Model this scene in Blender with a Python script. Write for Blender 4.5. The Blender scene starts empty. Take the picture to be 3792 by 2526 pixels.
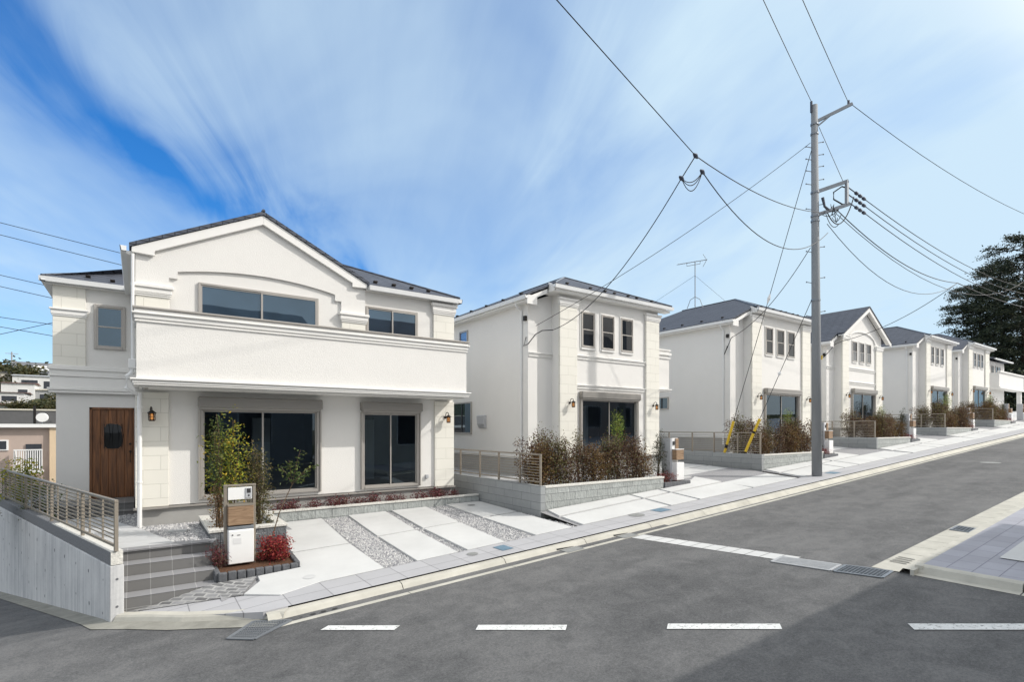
import bpy, math, random
from mathutils import Vector, noise as mnoise
random.seed(7)
SC = bpy.context.scene
R = math.radians
# ------------------------------------------------------------------ camera, sky, sun, exposure
Z0 = 2.8                      # metres added to the survey heights (survey height 0 = lens height)
cd = bpy.data.cameras.new('camera'); cam = bpy.data.objects.new('camera', cd)
SC.collection.objects.link(cam); SC.camera = cam
cam.location = (0, 0, Z0); cam.rotation_euler = (R(90), 0, R(-35.36))
cd.sensor_width = 36; cd.lens = 18.484; cd.shift_y = 0.0849; cd.clip_start = .1; cd.clip_end = 6000
SUN_EL, SUN_AZ = R(38), R(125)          # azimuth clockwise from +Y: the sun stands to the right, in front of the facades
to_sun = Vector((math.sin(SUN_AZ)*math.cos(SUN_EL), math.cos(SUN_AZ)*math.cos(SUN_EL), math.sin(SUN_EL)))
ld = bpy.data.lights.new('sun', 'SUN'); sun = bpy.data.objects.new('sun', ld); SC.collection.objects.link(sun)
ld.energy = 2.65; ld.angle = R(.6); ld.color = (1, .955, .89)
sun.rotation_euler = to_sun.to_track_quat('Z', 'Y').to_euler(); sun.location = (0, 0, 60)
SC.view_settings.view_transform = 'Standard'; SC.view_settings.look = 'None'
SC.view_settings.exposure = .25; SC.view_settings.gamma = 1

def nd(nt, t, **kw):
    n = nt.nodes.new(t)
    for k, v in kw.items():
        if k in n.inputs: n.inputs[k].default_value = v
        else: setattr(n, k, v)
    return n
def L(nt, a, b): nt.links.new(a, b)
def mth(nt, op, a, b=None, c=None, clamp=False):
    n = nt.nodes.new('ShaderNodeMath'); n.operation = op; n.use_clamp = clamp
    for i, s in enumerate((a, b, c)):
        if s is None: continue
        if isinstance(s, (int, float)): n.inputs[i].default_value = s
        else: nt.links.new(s, n.inputs[i])
    return n.outputs[0]
def mixc(nt, f, a, b):
    n = nt.nodes.new('ShaderNodeMix'); n.data_type = 'RGBA'
    for i, s in ((0, f), (6, a), (7, b)):
        if isinstance(s, (int, float)): n.inputs[i].default_value = s
        elif isinstance(s, tuple): n.inputs[i].default_value = s if len(s) == 4 else (*s, 1)
        else: nt.links.new(s, n.inputs[i])
    return n.outputs[2]
def ramp(nt, f, stops):
    n = nt.nodes.new('ShaderNodeValToRGB'); e = n.color_ramp.elements
    while len(e) < len(stops): e.new(.5)
    for i, (p, c) in enumerate(stops):
        e[i].position = p; e[i].color = (*c, 1) if len(c) == 3 else c
    nt.links.new(f, n.inputs[0]); return n.outputs[0]

W = bpy.data.worlds.new('World'); SC.world = W; W.use_nodes = True
nt = W.node_tree; nt.nodes.clear()
sky = nd(nt, 'ShaderNodeTexSky'); sky.sky_type = 'NISHITA'; sky.sun_disc = False
sky.sun_elevation = SUN_EL; sky.sun_rotation = SUN_AZ; sky.ozone_density = 2.2; sky.air_density = 1.0; sky.dust_density = .2
hs = nd(nt, 'ShaderNodeHueSaturation', Saturation=1.45, Value=1.0, Hue=.5); L(nt, sky.outputs[0], hs.inputs['Color'])
tc = nd(nt, 'ShaderNodeTexCoord'); sx = nd(nt, 'ShaderNodeSeparateXYZ'); L(nt, tc.outputs['Generated'], sx.inputs[0])
# high thin cirrus on a flat layer: streaks all run one way and so converge on the horizon
zc = mth(nt, 'ADD', mth(nt, 'MAXIMUM', sx.outputs[2], 0.0), .12)
px = mth(nt, 'DIVIDE', sx.outputs[0], zc); py = mth(nt, 'DIVIDE', sx.outputs[1], zc)
ST = R(70)   # streak direction in plan, from +X
al = mth(nt, 'ADD', mth(nt, 'MULTIPLY', px, math.cos(ST)), mth(nt, 'MULTIPLY', py, math.sin(ST)))
ac = mth(nt, 'SUBTRACT', mth(nt, 'MULTIPLY', px, math.sin(ST)), mth(nt, 'MULTIPLY', py, math.cos(ST)))
def cl_noise(sa, sc_, seed, detail, rough, dist):
    cv = nd(nt, 'ShaderNodeCombineXYZ')
    L(nt, mth(nt, 'MULTIPLY', al, sa), cv.inputs[0]); L(nt, mth(nt, 'MULTIPLY', ac, sc_), cv.inputs[1]); cv.inputs[2].default_value = seed
    n = nd(nt, 'ShaderNodeTexNoise', Scale=1.0, Detail=detail, Roughness=rough, Distortion=dist)
    L(nt, cv.outputs[0], n.inputs['Vector']); return n.outputs[0]
n1 = cl_noise(.8, 1.25, 3.3, 4, .5, .6)
n2 = cl_noise(.9, 3.0, 1.7, 6, .58, .9)
n3 = cl_noise(1.6, 9.0, 9.1, 6, .65, .8)
wob = mth(nt, 'MULTIPLY', mth(nt, 'SUBTRACT', n2, .5), .60)
def lane(a0, slope, l0, w):        # a clear lane between two cloud bands
    d = mth(nt, 'ADD', mth(nt, 'SUBTRACT', mth(nt, 'SUBTRACT', ac, a0), mth(nt, 'MULTIPLY', mth(nt, 'SUBTRACT', al, l0), slope)), wob)
    d = mth(nt, 'DIVIDE', d, w); return mth(nt, 'EXPONENT', mth(nt, 'MULTIPLY', mth(nt, 'MULTIPLY', d, d), -1.0))
cov = mth(nt, 'ADD', mth(nt, 'MULTIPLY', n1, 1.0), mth(nt, 'ADD', mth(nt, 'MULTIPLY', n2, .30), mth(nt, 'MULTIPLY', n3, .14)))
cov = mth(nt, 'ADD', cov, mth(nt, 'MULTIPLY', mth(nt, 'MINIMUM', mth(nt, 'MAXIMUM', ac, -.6), 1.6), .22))
cov = mth(nt, 'SUBTRACT', mth(nt, 'SUBTRACT', mth(nt, 'ADD', cov, -.08), mth(nt, 'MULTIPLY', lane(-.72, .45, 1.28, .17), .45)), mth(nt, 'MULTIPLY', lane(.43, .17, 1.45, .26), .15))
hz = mth(nt, 'MULTIPLY', mth(nt, 'POWER', mth(nt, 'SUBTRACT', 1.0, mth(nt, 'MAXIMUM', sx.outputs[2], 0.0)), 9.0), .06)
fill_cloud = nd(nt, 'ShaderNodeMapRange'); fill_cloud.interpolation_type = 'SMOOTHSTEP'; L(nt, al, fill_cloud.inputs[0]); fill_cloud.inputs[1].default_value = .95; fill_cloud.inputs[2].default_value = .1; fill_cloud.inputs[4].default_value = .7  # extra cloud overhead and behind the view, added as neutral fill light
cov = mth(nt, 'ADD', cov, fill_cloud.outputs[0])
cf2 = mth(nt, 'MINIMUM', mth(nt, 'MAXIMUM', mth(nt, 'ADD', cov, hz), .03), .96)
tint = nd(nt, 'ShaderNodeMix'); tint.data_type = 'RGBA'; tint.blend_type = 'MULTIPLY'; tint.inputs[0].default_value = 1; L(nt, hs.outputs[0], tint.inputs[6]); tint.inputs[7].default_value = (.80, .99, 1.20, 1)
dt = nd(nt, 'ShaderNodeVectorMath'); dt.operation = 'DOT_PRODUCT'; L(nt, tc.outputs['Generated'], dt.inputs[0]); dt.inputs[1].default_value = to_sun
ds_ = nd(nt, 'ShaderNodeMapRange'); ds_.interpolation_type = 'SMOOTHSTEP'; L(nt, dt.outputs['Value'], ds_.inputs[0]); ds_.inputs[1].default_value = .74; ds_.inputs[2].default_value = 1.0
ccol = mixc(nt, ds_.outputs[0], (4.3, 5.5, 6.4), (16, 15, 13.4))       # thin cloud is brightest towards the sun
ccol = mixc(nt, mth(nt, 'MULTIPLY', fill_cloud.outputs[0], 1.4), ccol, mixc(nt, ds_.outputs[0], (6.4, 6.65, 6.9), (16, 15, 13.4)))  # the added unseen cloud is whiter, to neutralise the fill
skyc = mixc(nt, cf2, tint.outputs[2], ccol)
bg = nd(nt, 'ShaderNodeBackground', Strength=.128); L(nt, skyc, bg.inputs[0])
wo = nd(nt, 'ShaderNodeOutputWorld'); L(nt, bg.outputs[0], wo.inputs[0])

# ------------------------------------------------------------------ mesh helpers
BASE = {}
class MB:
    """collects shapes; coordinates are survey metres (x along the facades, y away from the street, z from lens height)"""
    def __init__(s, k=1.0): s.v = []; s.f = []; s.m = []; s.k = k; s.mi = 0
    def pt(s, p): s.v.append((p[0]*s.k, p[1]*s.k, p[2]*s.k)); return len(s.v)-1
    def face(s, pts): s.f.append([s.pt(p) for p in pts]); s.m.append(s.mi)
    def box(s, x0, x1, y0, y1, z0, z1):
        i = [s.pt((x, y, z)) for z in (z0, z1) for y in (y0, y1) for x in (x0, x1)]
        for q in ((0, 2, 3, 1), (4, 5, 7, 6), (0, 1, 5, 4), (2, 6, 7, 3), (0, 4, 6, 2), (1, 3, 7, 5)):
            s.f.append([i[j] for j in q]); s.m.append(s.mi)
        return s
    def prism(s, pts, d):
        n = len(pts); a = [s.pt(p) for p in pts]; b = [s.pt((p[0]+d[0], p[1]+d[1], p[2]+d[2])) for p in pts]
        s.f.append(a[::-1]); s.f.append(b); s.m += [s.mi]*2
        for i in range(n):
            j = (i+1) % n; s.f.append([a[i], a[j], b[j], b[i]]); s.m.append(s.mi)
        return s
    def obox(s, p0, p1, w, h, up=(0, 0, 1)):
        """bar from p0 to p1, w wide across, h tall"""
        a, b = Vector(p0), Vector(p1); t = (b-a).normalized(); u = Vector(up)
        sd = t.cross(u)
        if sd.length < 1e-4: sd = Vector((1, 0, 0))
        sd.normalize(); u2 = sd.cross(t).normalized()
        q = [a+sd*(i*w/2)+u2*(j*h/2) for i, j in ((-1, -1), (1, -1), (1, 1), (-1, 1))]
        return s.prism([tuple(x) for x in q], tuple(b-a))
    def tube(s, pts, r, n=6, cap=True):
        P = [Vector(p) for p in pts]; rs = r if isinstance(r, (list, tuple)) else [r]*len(P); rings = []
        for i, p in enumerate(P):
            t = (P[min(i+1, len(P)-1)]-P[max(i-1, 0)]).normalized()
            a = t.cross(Vector((0, 0, 1)))
            if a.length < 1e-3: a = Vector((1, 0, 0))
            a.normalize(); b = t.cross(a)
            rings.append([s.pt(p+(a*math.cos(2*math.pi*k/n)+b*math.sin(2*math.pi*k/n))*rs[i]) for k in range(n)])
        for A, B in zip(rings, rings[1:]):
            for k in range(n):
                s.f.append([A[k], A[(k+1) % n], B[(k+1) % n], B[k]]); s.m.append(s.mi)
        if cap:
            s.f.append(rings[0][::-1]); s.f.append(rings[-1]); s.m += [s.mi]*2
        return s
    def disc(s, c, r, nx=16, z=None, ry=None):
        s.face([(c[0]+r*math.cos(2*math.pi*k/nx), c[1]+(ry or r)*math.sin(2*math.pi*k/nx), (z(c[0]+r*math.cos(2*math.pi*k/nx), c[1]+(ry or r)*math.sin(2*math.pi*k/nx)) if z else c[2])) for k in range(nx)])
    def grid(s, xs, ys, fn, keep=None):
        idx = {}
        for i, x in enumerate(xs):
            for j, y in enumerate(ys): idx[i, j] = s.pt((x, y, fn(x, y)))
        for i in range(len(xs)-1):
            for j in range(len(ys)-1):
                if keep and not keep((xs[i]+xs[i+1])/2, (ys[j]+ys[j+1])/2): continue
                s.f.append([idx[i, j], idx[i+1, j], idx[i+1, j+1], idx[i, j+1]]); s.m.append(s.mi)
    def panel_y(s, x0, x1, z0, z1, y, holes=(), depth=.12, top=None):
        """wall facing -Y with real openings and reveals"""
        xs = sorted({x0, x1, *[h[0] for h in holes], *[h[1] for h in holes]}); zs = sorted({z0, z1, *[h[2] for h in holes], *[h[3] for h in holes]})
        for a, b in zip(xs, xs[1:]):
            for c, d in zip(zs, zs[1:]):
                if any(h[0] <= a and b <= h[1] and h[2] <= c and d <= h[3] for h in holes): continue
                s.face([(a, y, c), (b, y, c), (b, y, d), (a, y, d)])
        for a, b, c, d in holes:
            for p, q in (((a, c), (b, c)), ((b, c), (b, d)), ((b, d), (a, d)), ((a, d), (a, c))):
                s.face([(p[0], y, p[1]), (p[0], y+depth, p[1]), (q[0], y+depth, q[1]), (q[0], y, q[1])])
    def leaf(s, p, sz, asp=.5, up=.3, rnd=random):
        d = Vector((rnd.gauss(0, 1), rnd.gauss(0, 1), rnd.gauss(0, .7))).normalized()
        n = Vector((rnd.gauss(0, 1), rnd.gauss(0, 1), rnd.gauss(0, 1)+up*2)); e = d.cross(n)
        if e.length < 1e-3: return
        e.normalize(); h = n.cross(d); p = Vector(p); nn = d.cross(e)*sz*.12
        s.face([p, p+d*sz*.5+e*sz*asp*.5+nn, p+d*sz, p+d*sz*.5-e*sz*asp*.5+nn])
    def build(s, name, mat, root=None, base=None, bevel=0, smooth=False, label=None):
        b = Vector(BASE[root]) if root is not None else Vector(base or (0, 0, 0))
        me = bpy.data.meshes.new(name)
        me.from_pydata([(v[0]-b.x, v[1]-b.y, v[2]-b.z) for v in s.v], [], s.f)
        for m in (mat if isinstance(mat, (list, tuple)) else [mat]): me.materials.append(M[m] if isinstance(m, str) else m)
        if any(s.m): me.polygons.foreach_set('material_index', s.m)
        me.validate(); me.update()
        o = bpy.data.objects.new(name, me); SC.collection.objects.link(o)
        if smooth: me.polygons.foreach_set('use_smooth', [True]*len(me.polygons))
        if bevel:
            mo = o.modifiers.new('bevel', 'BEVEL'); mo.width = bevel; mo.segments = 1; mo.limit_method = 'ANGLE'; mo.angle_limit = R(40)
        if root is not None: o.parent = root
        else: o.location = (b.x, b.y, b.z+Z0)
        BASE[o] = tuple(b)
        if label: o['label'] = label
        return o
def tag(o, label, cat, group=None):
    o['label'] = label; o['category'] = cat
    if group: o['group'] = group
    return o
def thing(name, base, label, cat, group=None):
    o = bpy.data.objects.new(name, None); SC.collection.objects.link(o); o.empty_display_size = .2
    o.location = (base[0], base[1], base[2]+Z0); BASE[o] = tuple(base)
    return tag(o, label, cat, group)
def struct(o, kind='structure'): o['kind'] = kind; return o
def dup(root, loc, rz=0, sc=1, label=None, group=None):
    r = root.copy(); SC.collection.objects.link(r); r.location = (loc[0], loc[1], loc[2]+Z0); r.rotation_euler = (0, 0, rz)
    r.scale = (sc, sc, sc) if isinstance(sc, (int, float)) else sc
    if label: r['label'] = label
    if group: r['group'] = group
    for ch in list(root.children):
        c = ch.copy(); SC.collection.objects.link(c); c.parent = r
        for g in list(ch.children):
            e = g.copy(); SC.collection.objects.link(e); e.parent = c
    return r
def fr(a, b, n): return [a+(b-a)*i/n for i in range(n+1)]

# ------------------------------------------------------------------ materials
M = {}
def newmat(name):
    m = bpy.data.materials.new(name); m.use_nodes = True; nt = m.node_tree
    b = nt.nodes['Principled BSDF']; M[name] = m; return m, nt, b
def coords(nt, sc=(1, 1, 1)):
    t = nd(nt, 'ShaderNodeTexCoord'); mp = nd(nt, 'ShaderNodeMapping'); mp.inputs['Scale'].default_value = sc
    L(nt, t.outputs['Object'], mp.inputs[0]); return mp.outputs[0]
def noi(nt, vec, scale, detail=4, rough=.6, dist=0):
    n = nd(nt, 'ShaderNodeTexNoise', Scale=scale, Detail=detail, Roughness=rough, Distortion=dist); L(nt, vec, n.inputs['Vector']); return n.outputs[0]
def bump(nt, b, h, strength, dist=.01, prev=None):
    n = nd(nt, 'ShaderNodeBump', Strength=strength, Distance=dist); L(nt, h, n.inputs['Height'])
    if prev: L(nt, prev, n.inputs['Normal'])
    L(nt, n.outputs[0], b.inputs['Normal']); return n.outputs[0]
def mat(name, col, rough=.6, var=.08, vs=2.0, bs=0, bst=.3, metal=0, spec=.5, sc=(1, 1, 1), bd=.01):
    m, nt, b = newmat(name); b.inputs['Roughness'].default_value = rough; b.inputs['Metallic'].default_value = metal
    b.inputs['Specular IOR Level'].default_value = spec
    v = coords(nt, sc); f = noi(nt, v, vs, 5, .65)
    c = ramp(nt, f, [(.25, tuple(x*(1-var) for x in col)), (.75, tuple(min(1, x*(1+var)) for x in col))]); L(nt, c, b.inputs['Base Color'])
    if bs: bump(nt, b, noi(nt, v, bs, 4, .6), bst, bd)
    return m
mat('stucco', (.77, .757, .73), .85, .025, .9, 55, .55, spec=.2, bd=.012)
mat('stucco_far', (.77, .755, .73), .85, .02, .6, spec=.2)
mat('trim', (.80, .79, .765), .55, .02, 3, spec=.3)
mat('white_metal', (.82, .82, .81), .35, .015, 4, spec=.4)
mat('gutter_white', (.80, .81, .81), .4, .02, 2, spec=.4)
mat('foundation', (.36, .355, .34), .9, .08, 3, 120, .15)
mat('bronze', (.42, .395, .365), .38, .03, 4, metal=.35)
mat('shutter_bronze', (.30, .285, .265), .42, .03, 4, metal=.3)
mat('sash_black', (.012, .012, .013), .4, .05)
mat('iron', (.022, .018, .016), .5, .2, 12, metal=.4)
mat('fence_metal', (.30, .265, .22), .45, .06, 5, metal=.3)
mat('fence_dark', (.10, .09, .08), .45, .06, 5, metal=.3)
mat('slab', (.57, .575, .57), .85, .09, .8, 260, .10, spec=.2)
mat('path_concrete', (.52, .525, .525), .85, .09, 1.6, 200, .12, sc=(1, 3, 1), spec=.2)
mat('kerb_concrete', (.50, .485, .43), .85, .16, 2.2, 160, .15, spec=.2)
mat('kerb_shade_dirt', (.27, .265, .235), .9, .25, 3.0, 160, .2, spec=.2)  # shade and dirt of the corner gutter put into the concrete colour
mat('soil', (.10, .055, .035), 1.0, .5, 30, 60, .8, spec=.1)
mat('bed_gravel', (.42, .42, .42), .95, .45, 60, 60, .8, spec=.1)
mat('gravel_base', (.30, .30, .31), .95, .45, 70, 70, .9, spec=.1)
mat('stone_edge', (.10, .105, .115), .7, .4, 7, 40, .6, sc=(2.2, 2.2, 1))
mat('coping_rock', (.62, .61, .57), .9, .35, 34, 40, .9, spec=.2)
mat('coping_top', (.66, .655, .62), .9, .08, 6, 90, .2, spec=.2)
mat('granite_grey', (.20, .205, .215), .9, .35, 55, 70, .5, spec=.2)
mat('pole_concrete', (.25, .262, .275), .8, .12, 2.2, 60, .1, sc=(1, 1, .25))
mat('galv', (.24, .26, .285), .45, .12, 6, metal=.55)
mat('wire', (.012, .013, .016), .6, .1)
mat('insulator', (.05, .06, .09), .3, .3, 9)
mat('yellow_guard', (.72, .48, .03), .45, .10, 8)
mat('line_paint', (.68, .69, .68), .75, .14, 9, 120, .12, spec=.2)
mat('sticker', (.70, .70, .70), .5, .05)
mat('grille_dark', (.03, .03, .032), .6, .2)
mat('cover_blue', (.13, .21, .28), .7, .25, 14)
mat('cover_grey', (.24, .245, .24), .8, .2, 10, 80, .2)
mat('rib_steel', (.42, .43, .44), .6, .12, 8, metal=.2)
mat('meter_grey', (.45, .46, .48), .5, .05)
mat('bark', (.13, .095, .065), .95, .35, 9, 30, .6, sc=(1, 1, .3), spec=.1)
mat('bark_dark', (.045, .032, .025), .95, .4, 4, 14, .6, sc=(1, 1, .25), spec=.1)
mat('tan_wall', (.46, .37, .32), .85, .05, 2, 40, .1)
mat('cream_wall', (.66, .52, .36), .85, .05, 2)
mat('far_white', (.68, .68, .67), .85, .08, .3)
mat('far_cream', (.60, .57, .50), .85, .08, .3)
mat('far_grey', (.34, .35, .36), .85, .10, .3)
mat('far_roof_brown', (.13, .07, .055), .9, .2, .5)
mat('far_roof_grey', (.14, .145, .16), .9, .2, .5)
mat('far_window', (.035, .04, .05), .25, .2)
mat('hill_cover', (.055, .062, .030), 1.0, .6, .22, spec=.05)
mat('ground_earth', (.16, .15, .12), 1.0, .3, .4, spec=.1)
mat('dark_siding', (.12, .12, .125), .8, .1)
mat('brass', (.35, .25, .10), .35, .1, metal=.8)
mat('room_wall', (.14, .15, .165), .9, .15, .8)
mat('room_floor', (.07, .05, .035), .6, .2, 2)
mat('curtain', (.55, .60, .64), .9, .1, 1.2)

def brick_mat(name, col, mortar, bw, rh, ms, axis='xz', var=.05, bst=.4, rough=.8, off=.5, rock=0, vs=2.0, spec=.25, bigvar=.0, ang=0, yk=1.0):
    m, nt, b = newmat(name); b.inputs['Roughness'].default_value = rough; b.inputs['Specular IOR Level'].default_value = spec
    t = nd(nt, 'ShaderNodeTexCoord'); s = nd(nt, 'ShaderNodeSeparateXYZ'); L(nt, t.outputs['Object'], s.inputs[0])
    c = nd(nt, 'ShaderNodeCombineXYZ')
    if axis == 'xz':
        L(nt, mth(nt, 'ADD', s.outputs[0], mth(nt, 'MULTIPLY', s.outputs[1], yk)), c.inputs[0]); L(nt, s.outputs[2], c.inputs[1])
    else:
        ca, sa = math.cos(ang), math.sin(ang)
        L(nt, mth(nt, 'ADD', mth(nt, 'MULTIPLY', s.outputs[0], ca), mth(nt, 'MULTIPLY', s.outputs[1], sa)), c.inputs[0])
        L(nt, mth(nt, 'SUBTRACT', mth(nt, 'MULTIPLY', s.outputs[1], ca), mth(nt, 'MULTIPLY', s.outputs[0], sa)), c.inputs[1])
    br = nd(nt, 'ShaderNodeTexBrick'); L(nt, c.outputs[0], br.inputs['Vector']); br.offset = off
    br.inputs['Scale'].default_value = 1; br.inputs['Brick Width'].default_value = bw; br.inputs['Row Height'].default_value = rh
    br.inputs['Mortar Size'].default_value = ms; br.inputs['Mortar Smooth'].default_value = .1; br.inputs['Bias'].default_value = 0
    br.inputs['Color1'].default_value = (*[x*(1-var) for x in col], 1); br.inputs['Color2'].default_value = (*[min(1, x*(1+var)) for x in col], 1)
    br.inputs['Mortar'].default_value = (*mortar, 1)
    f = noi(nt, t.outputs['Object'], vs, 5, .65)
    hv = nd(nt, 'ShaderNodeHueSaturation'); L(nt, br.outputs[0], hv.inputs['Color'])
    L(nt, mth(nt, 'ADD', mth(nt, 'MULTIPLY', f, bigvar*2), 1-bigvar), hv.inputs['Value'])
    L(nt, hv.outputs[0], b.inputs['Base Color'])
    inv = mth(nt, 'SUBTRACT', 1.0, br.outputs['Fac']); pr = None
    if rock:
        mp = nd(nt, 'ShaderNodeMapping'); L(nt, t.outputs['Object'], mp.inputs[0]); mp.inputs['Rotation'].default_value = (0, R(35), 0); mp.inputs['Scale'].default_value = (1, 1, .45)
        pr = bump(nt, b, noi(nt, mp.outputs[0], 16, 6, .65), rock, .05)
    bump(nt, b, inv, bst, .01, pr)
    return m
brick_mat('pilaster_tile', (.79, .77, .70), (.60, .58, .52), .62, .302, .005, var=.012, bst=.5, rough=.7)
brick_mat('roof_tile', (.090, .100, .125), (.030, .034, .045), .45, .105, .010, var=.10, bst=.9, rough=.65, bigvar=.10, vs=1.2)
brick_mat('paver', (.42, .42, .435), (.25, .25, .26), .60, .42, .008, 'xy', .04, .5, .85, off=0, bigvar=.10, vs=1.5)
brick_mat('paver_right', (.36, .365, .41), (.22, .22, .26), .45, .30, .006, 'xy', .07, .5, .85, off=.5, bigvar=.20, vs=1.1)
brick_mat('brick_paver', (.20, .20, .205), (.34, .34, .335), .20, .10, .016, 'xy', .35, .6, .8, off=.5, bigvar=.25, vs=6, ang=R(-40))
brick_mat('block_smooth', (.33, .345, .35), (.17, .175, .18), .80, .20, .005, var=.06, bst=.6, rough=.85, rock=.12, bigvar=.14, vs=5)
brick_mat('block_split', (.40, .42, .41), (.20, .21, .21), .40, .20, .006, var=.10, bst=.7, rough=.9, rock=1.0, bigvar=.25, vs=9)
brick_mat('tile_grey', (.18, .178, .175), (.33, .33, .325), .30, 50, .004, yk=0, var=.04, bst=.3, rough=.55, off=0, bigvar=.06)
brick_mat('tile_tread', (.27, .27, .28), (.44, .44, .44), .30, 50, .004, yk=0, var=.03, bst=.3, rough=.6, off=0, bigvar=.06)
brick_mat('stone_split', (.155, .165, .175), (.07, .075, .08), .42, .19, .006, var=.2, bst=.6, rough=.85, rock=1.0, bigvar=.35, vs=12)

# asphalt
m, nt, b = newmat('asphalt'); b.inputs['Roughness'].default_value = .88; b.inputs['Specular IOR Level'].default_value = .3
v = coords(nt); big = noi(nt, v, .35, 5, .62, .4); mid = noi(nt, v, 2.4, 6, .7, .8); fine = noi(nt, v, 190, 2, .5)
bands = noi(nt, coords(nt, (.25, 1.6, 1)), .9, 4, .6, .3)
gr = noi(nt, v, 34, 6, .85)
f = mth(nt, 'ADD', mth(nt, 'ADD', mth(nt, 'MULTIPLY', big, .17), mth(nt, 'MULTIPLY', mid, .17)), mth(nt, 'ADD', mth(nt, 'MULTIPLY', fine, .24), mth(nt, 'ADD', mth(nt, 'MULTIPLY', bands, .12), mth(nt, 'MULTIPLY', gr, .35))))
L(nt, ramp(nt, f, [(.40, (.042, .043, .046)), (.50, (.104, .105, .107)), (.60, (.190, .189, .188))]), b.inputs['Base Color'])
bump(nt, b, noi(nt, v, 150, 3, .7), .55, .01)
m = M['line_paint']; nt = m.node_tree; b = nt.nodes['Principled BSDF']; src = b.inputs['Base Color'].links[0].from_socket
wv = coords(nt); wr = noi(nt, wv, 22, 8, .75); wm = nd(nt, 'ShaderNodeMapRange'); L(nt, wr, wm.inputs[0]); wm.inputs[1].default_value = .37; wm.inputs[2].default_value = .46
L(nt, mixc(nt, wm.outputs[0], (.20, .20, .195), src), b.inputs['Base Color'])
m, nt, b = newmat('asphalt_new'); b.inputs['Roughness'].default_value = .85
v = coords(nt); L(nt, ramp(nt, noi(nt, v, 160, 3, .6), [(.3, (.042, .043, .047)), (.7, (.075, .075, .078))]), b.inputs['Base Color']); bump(nt, b, noi(nt, v, 150, 3, .7), .5, .01)
# board-marked retaining wall concrete
m, nt, b = newmat('wall_concrete'); b.inputs['Roughness'].default_value = .85; b.inputs['Specular IOR Level'].default_value = .25
st = noi(nt, coords(nt, (9, 9, .35)), 1.0, 5, .6); bl = noi(nt, coords(nt), 1.3, 5, .65); sp = noi(nt, coords(nt), 24, 3, .6)
f = mth(nt, 'ADD', mth(nt, 'MULTIPLY', st, .55), mth(nt, 'ADD', mth(nt, 'MULTIPLY', bl, .35), mth(nt, 'MULTIPLY', sp, .10)))
L(nt, ramp(nt, f, [(.34, (.36, .37, .385)), (.5, (.55, .555, .56)), (.64, (.66, .665, .66))]), b.inputs['Base Color'])
bump(nt, b, st, .25, .01)
# wood: vertical planks (door) and horizontal (mail box)
def wood(name, sc, dark, lite, rough=.45):
    m, nt, b = newmat(name); b.inputs['Roughness'].default_value = rough
    w = noi(nt, coords(nt, sc), 1.0, 7, .6, 1.4); w2 = noi(nt, coords(nt, tuple(x*3 for x in sc)), 1.0, 4, .6, .5)
    L(nt, ramp(nt, mth(nt, 'ADD', mth(nt, 'MULTIPLY', w, .75), mth(nt, 'MULTIPLY', w2, .25)), [(.32, dark), (.68, lite)]), b.inputs['Base Color'])
    bump(nt, b, w2, .15, .005)
wood('door_wood', (13, 13, .9), (.045, .017, .007), (.27, .112, .040))
wood('mail_wood', (3, 3, 34), (.16, .095, .05), (.40, .27, .17), .55)
# glass
def glass(name, col, ior):
    m, nt, b = newmat(name); b.inputs['Roughness'].default_value = .015; b.inputs['IOR'].default_value = ior
    f = noi(nt, coords(nt), 1.1, 3, .5); L(nt, ramp(nt, f, [(.35, tuple(x*.6 for x in col)), (.65, tuple(x*1.5 for x in col))]), b.inputs['Base Color'])
    bump(nt, b, noi(nt, coords(nt), .9, 2, .5), .03, .05)
glass('glass_dark', (.012, .015, .019), 1.36)
glass('glass_upper', (.014, .026, .042), 2.25); M['glass_upper'].node_tree.nodes['Principled BSDF'].inputs['Specular Tint'].default_value = (.66, .86, 1, 1)
glass('glass_frost', (.10, .105, .105), 1.5)
glass('glass_sky', (.03, .07, .2), 2.6)
m, nt, b = newmat('glass_clear'); nt.nodes.remove(b); out = [n for n in nt.nodes if n.type == 'OUTPUT_MATERIAL'][0]
tr = nd(nt, 'ShaderNodeBsdfTransparent'); tr.inputs[0].default_value = (.55, .6, .62, 1); gl = nd(nt, 'ShaderNodeBsdfGlossy', Roughness=.01); gl.inputs['Color'].default_value = (.72, .88, 1, 1)
fs = nd(nt, 'ShaderNodeFresnel', IOR=1.8); mx = nd(nt, 'ShaderNodeMixShader'); L(nt, fs.outputs[0], mx.inputs[0]); L(nt, tr.outputs[0], mx.inputs[1]); L(nt, gl.outputs[0], mx.inputs[2]); L(nt, mx.outputs[0], out.inputs[0])
m, nt, b = newmat('amber_glass'); b.inputs['Base Color'].default_value = (.42, .25, .12, 1); b.inputs['Roughness'].default_value = .15; b.inputs['Transmission Weight'].default_value = .7
m, nt, b = newmat('bulb'); b.inputs['Emission Color'].default_value = (1, .55, .2, 1); b.inputs['Emission Strength'].default_value = .9; b.inputs['Base Color'].default_value = (.8, .6, .4, 1)
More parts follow.
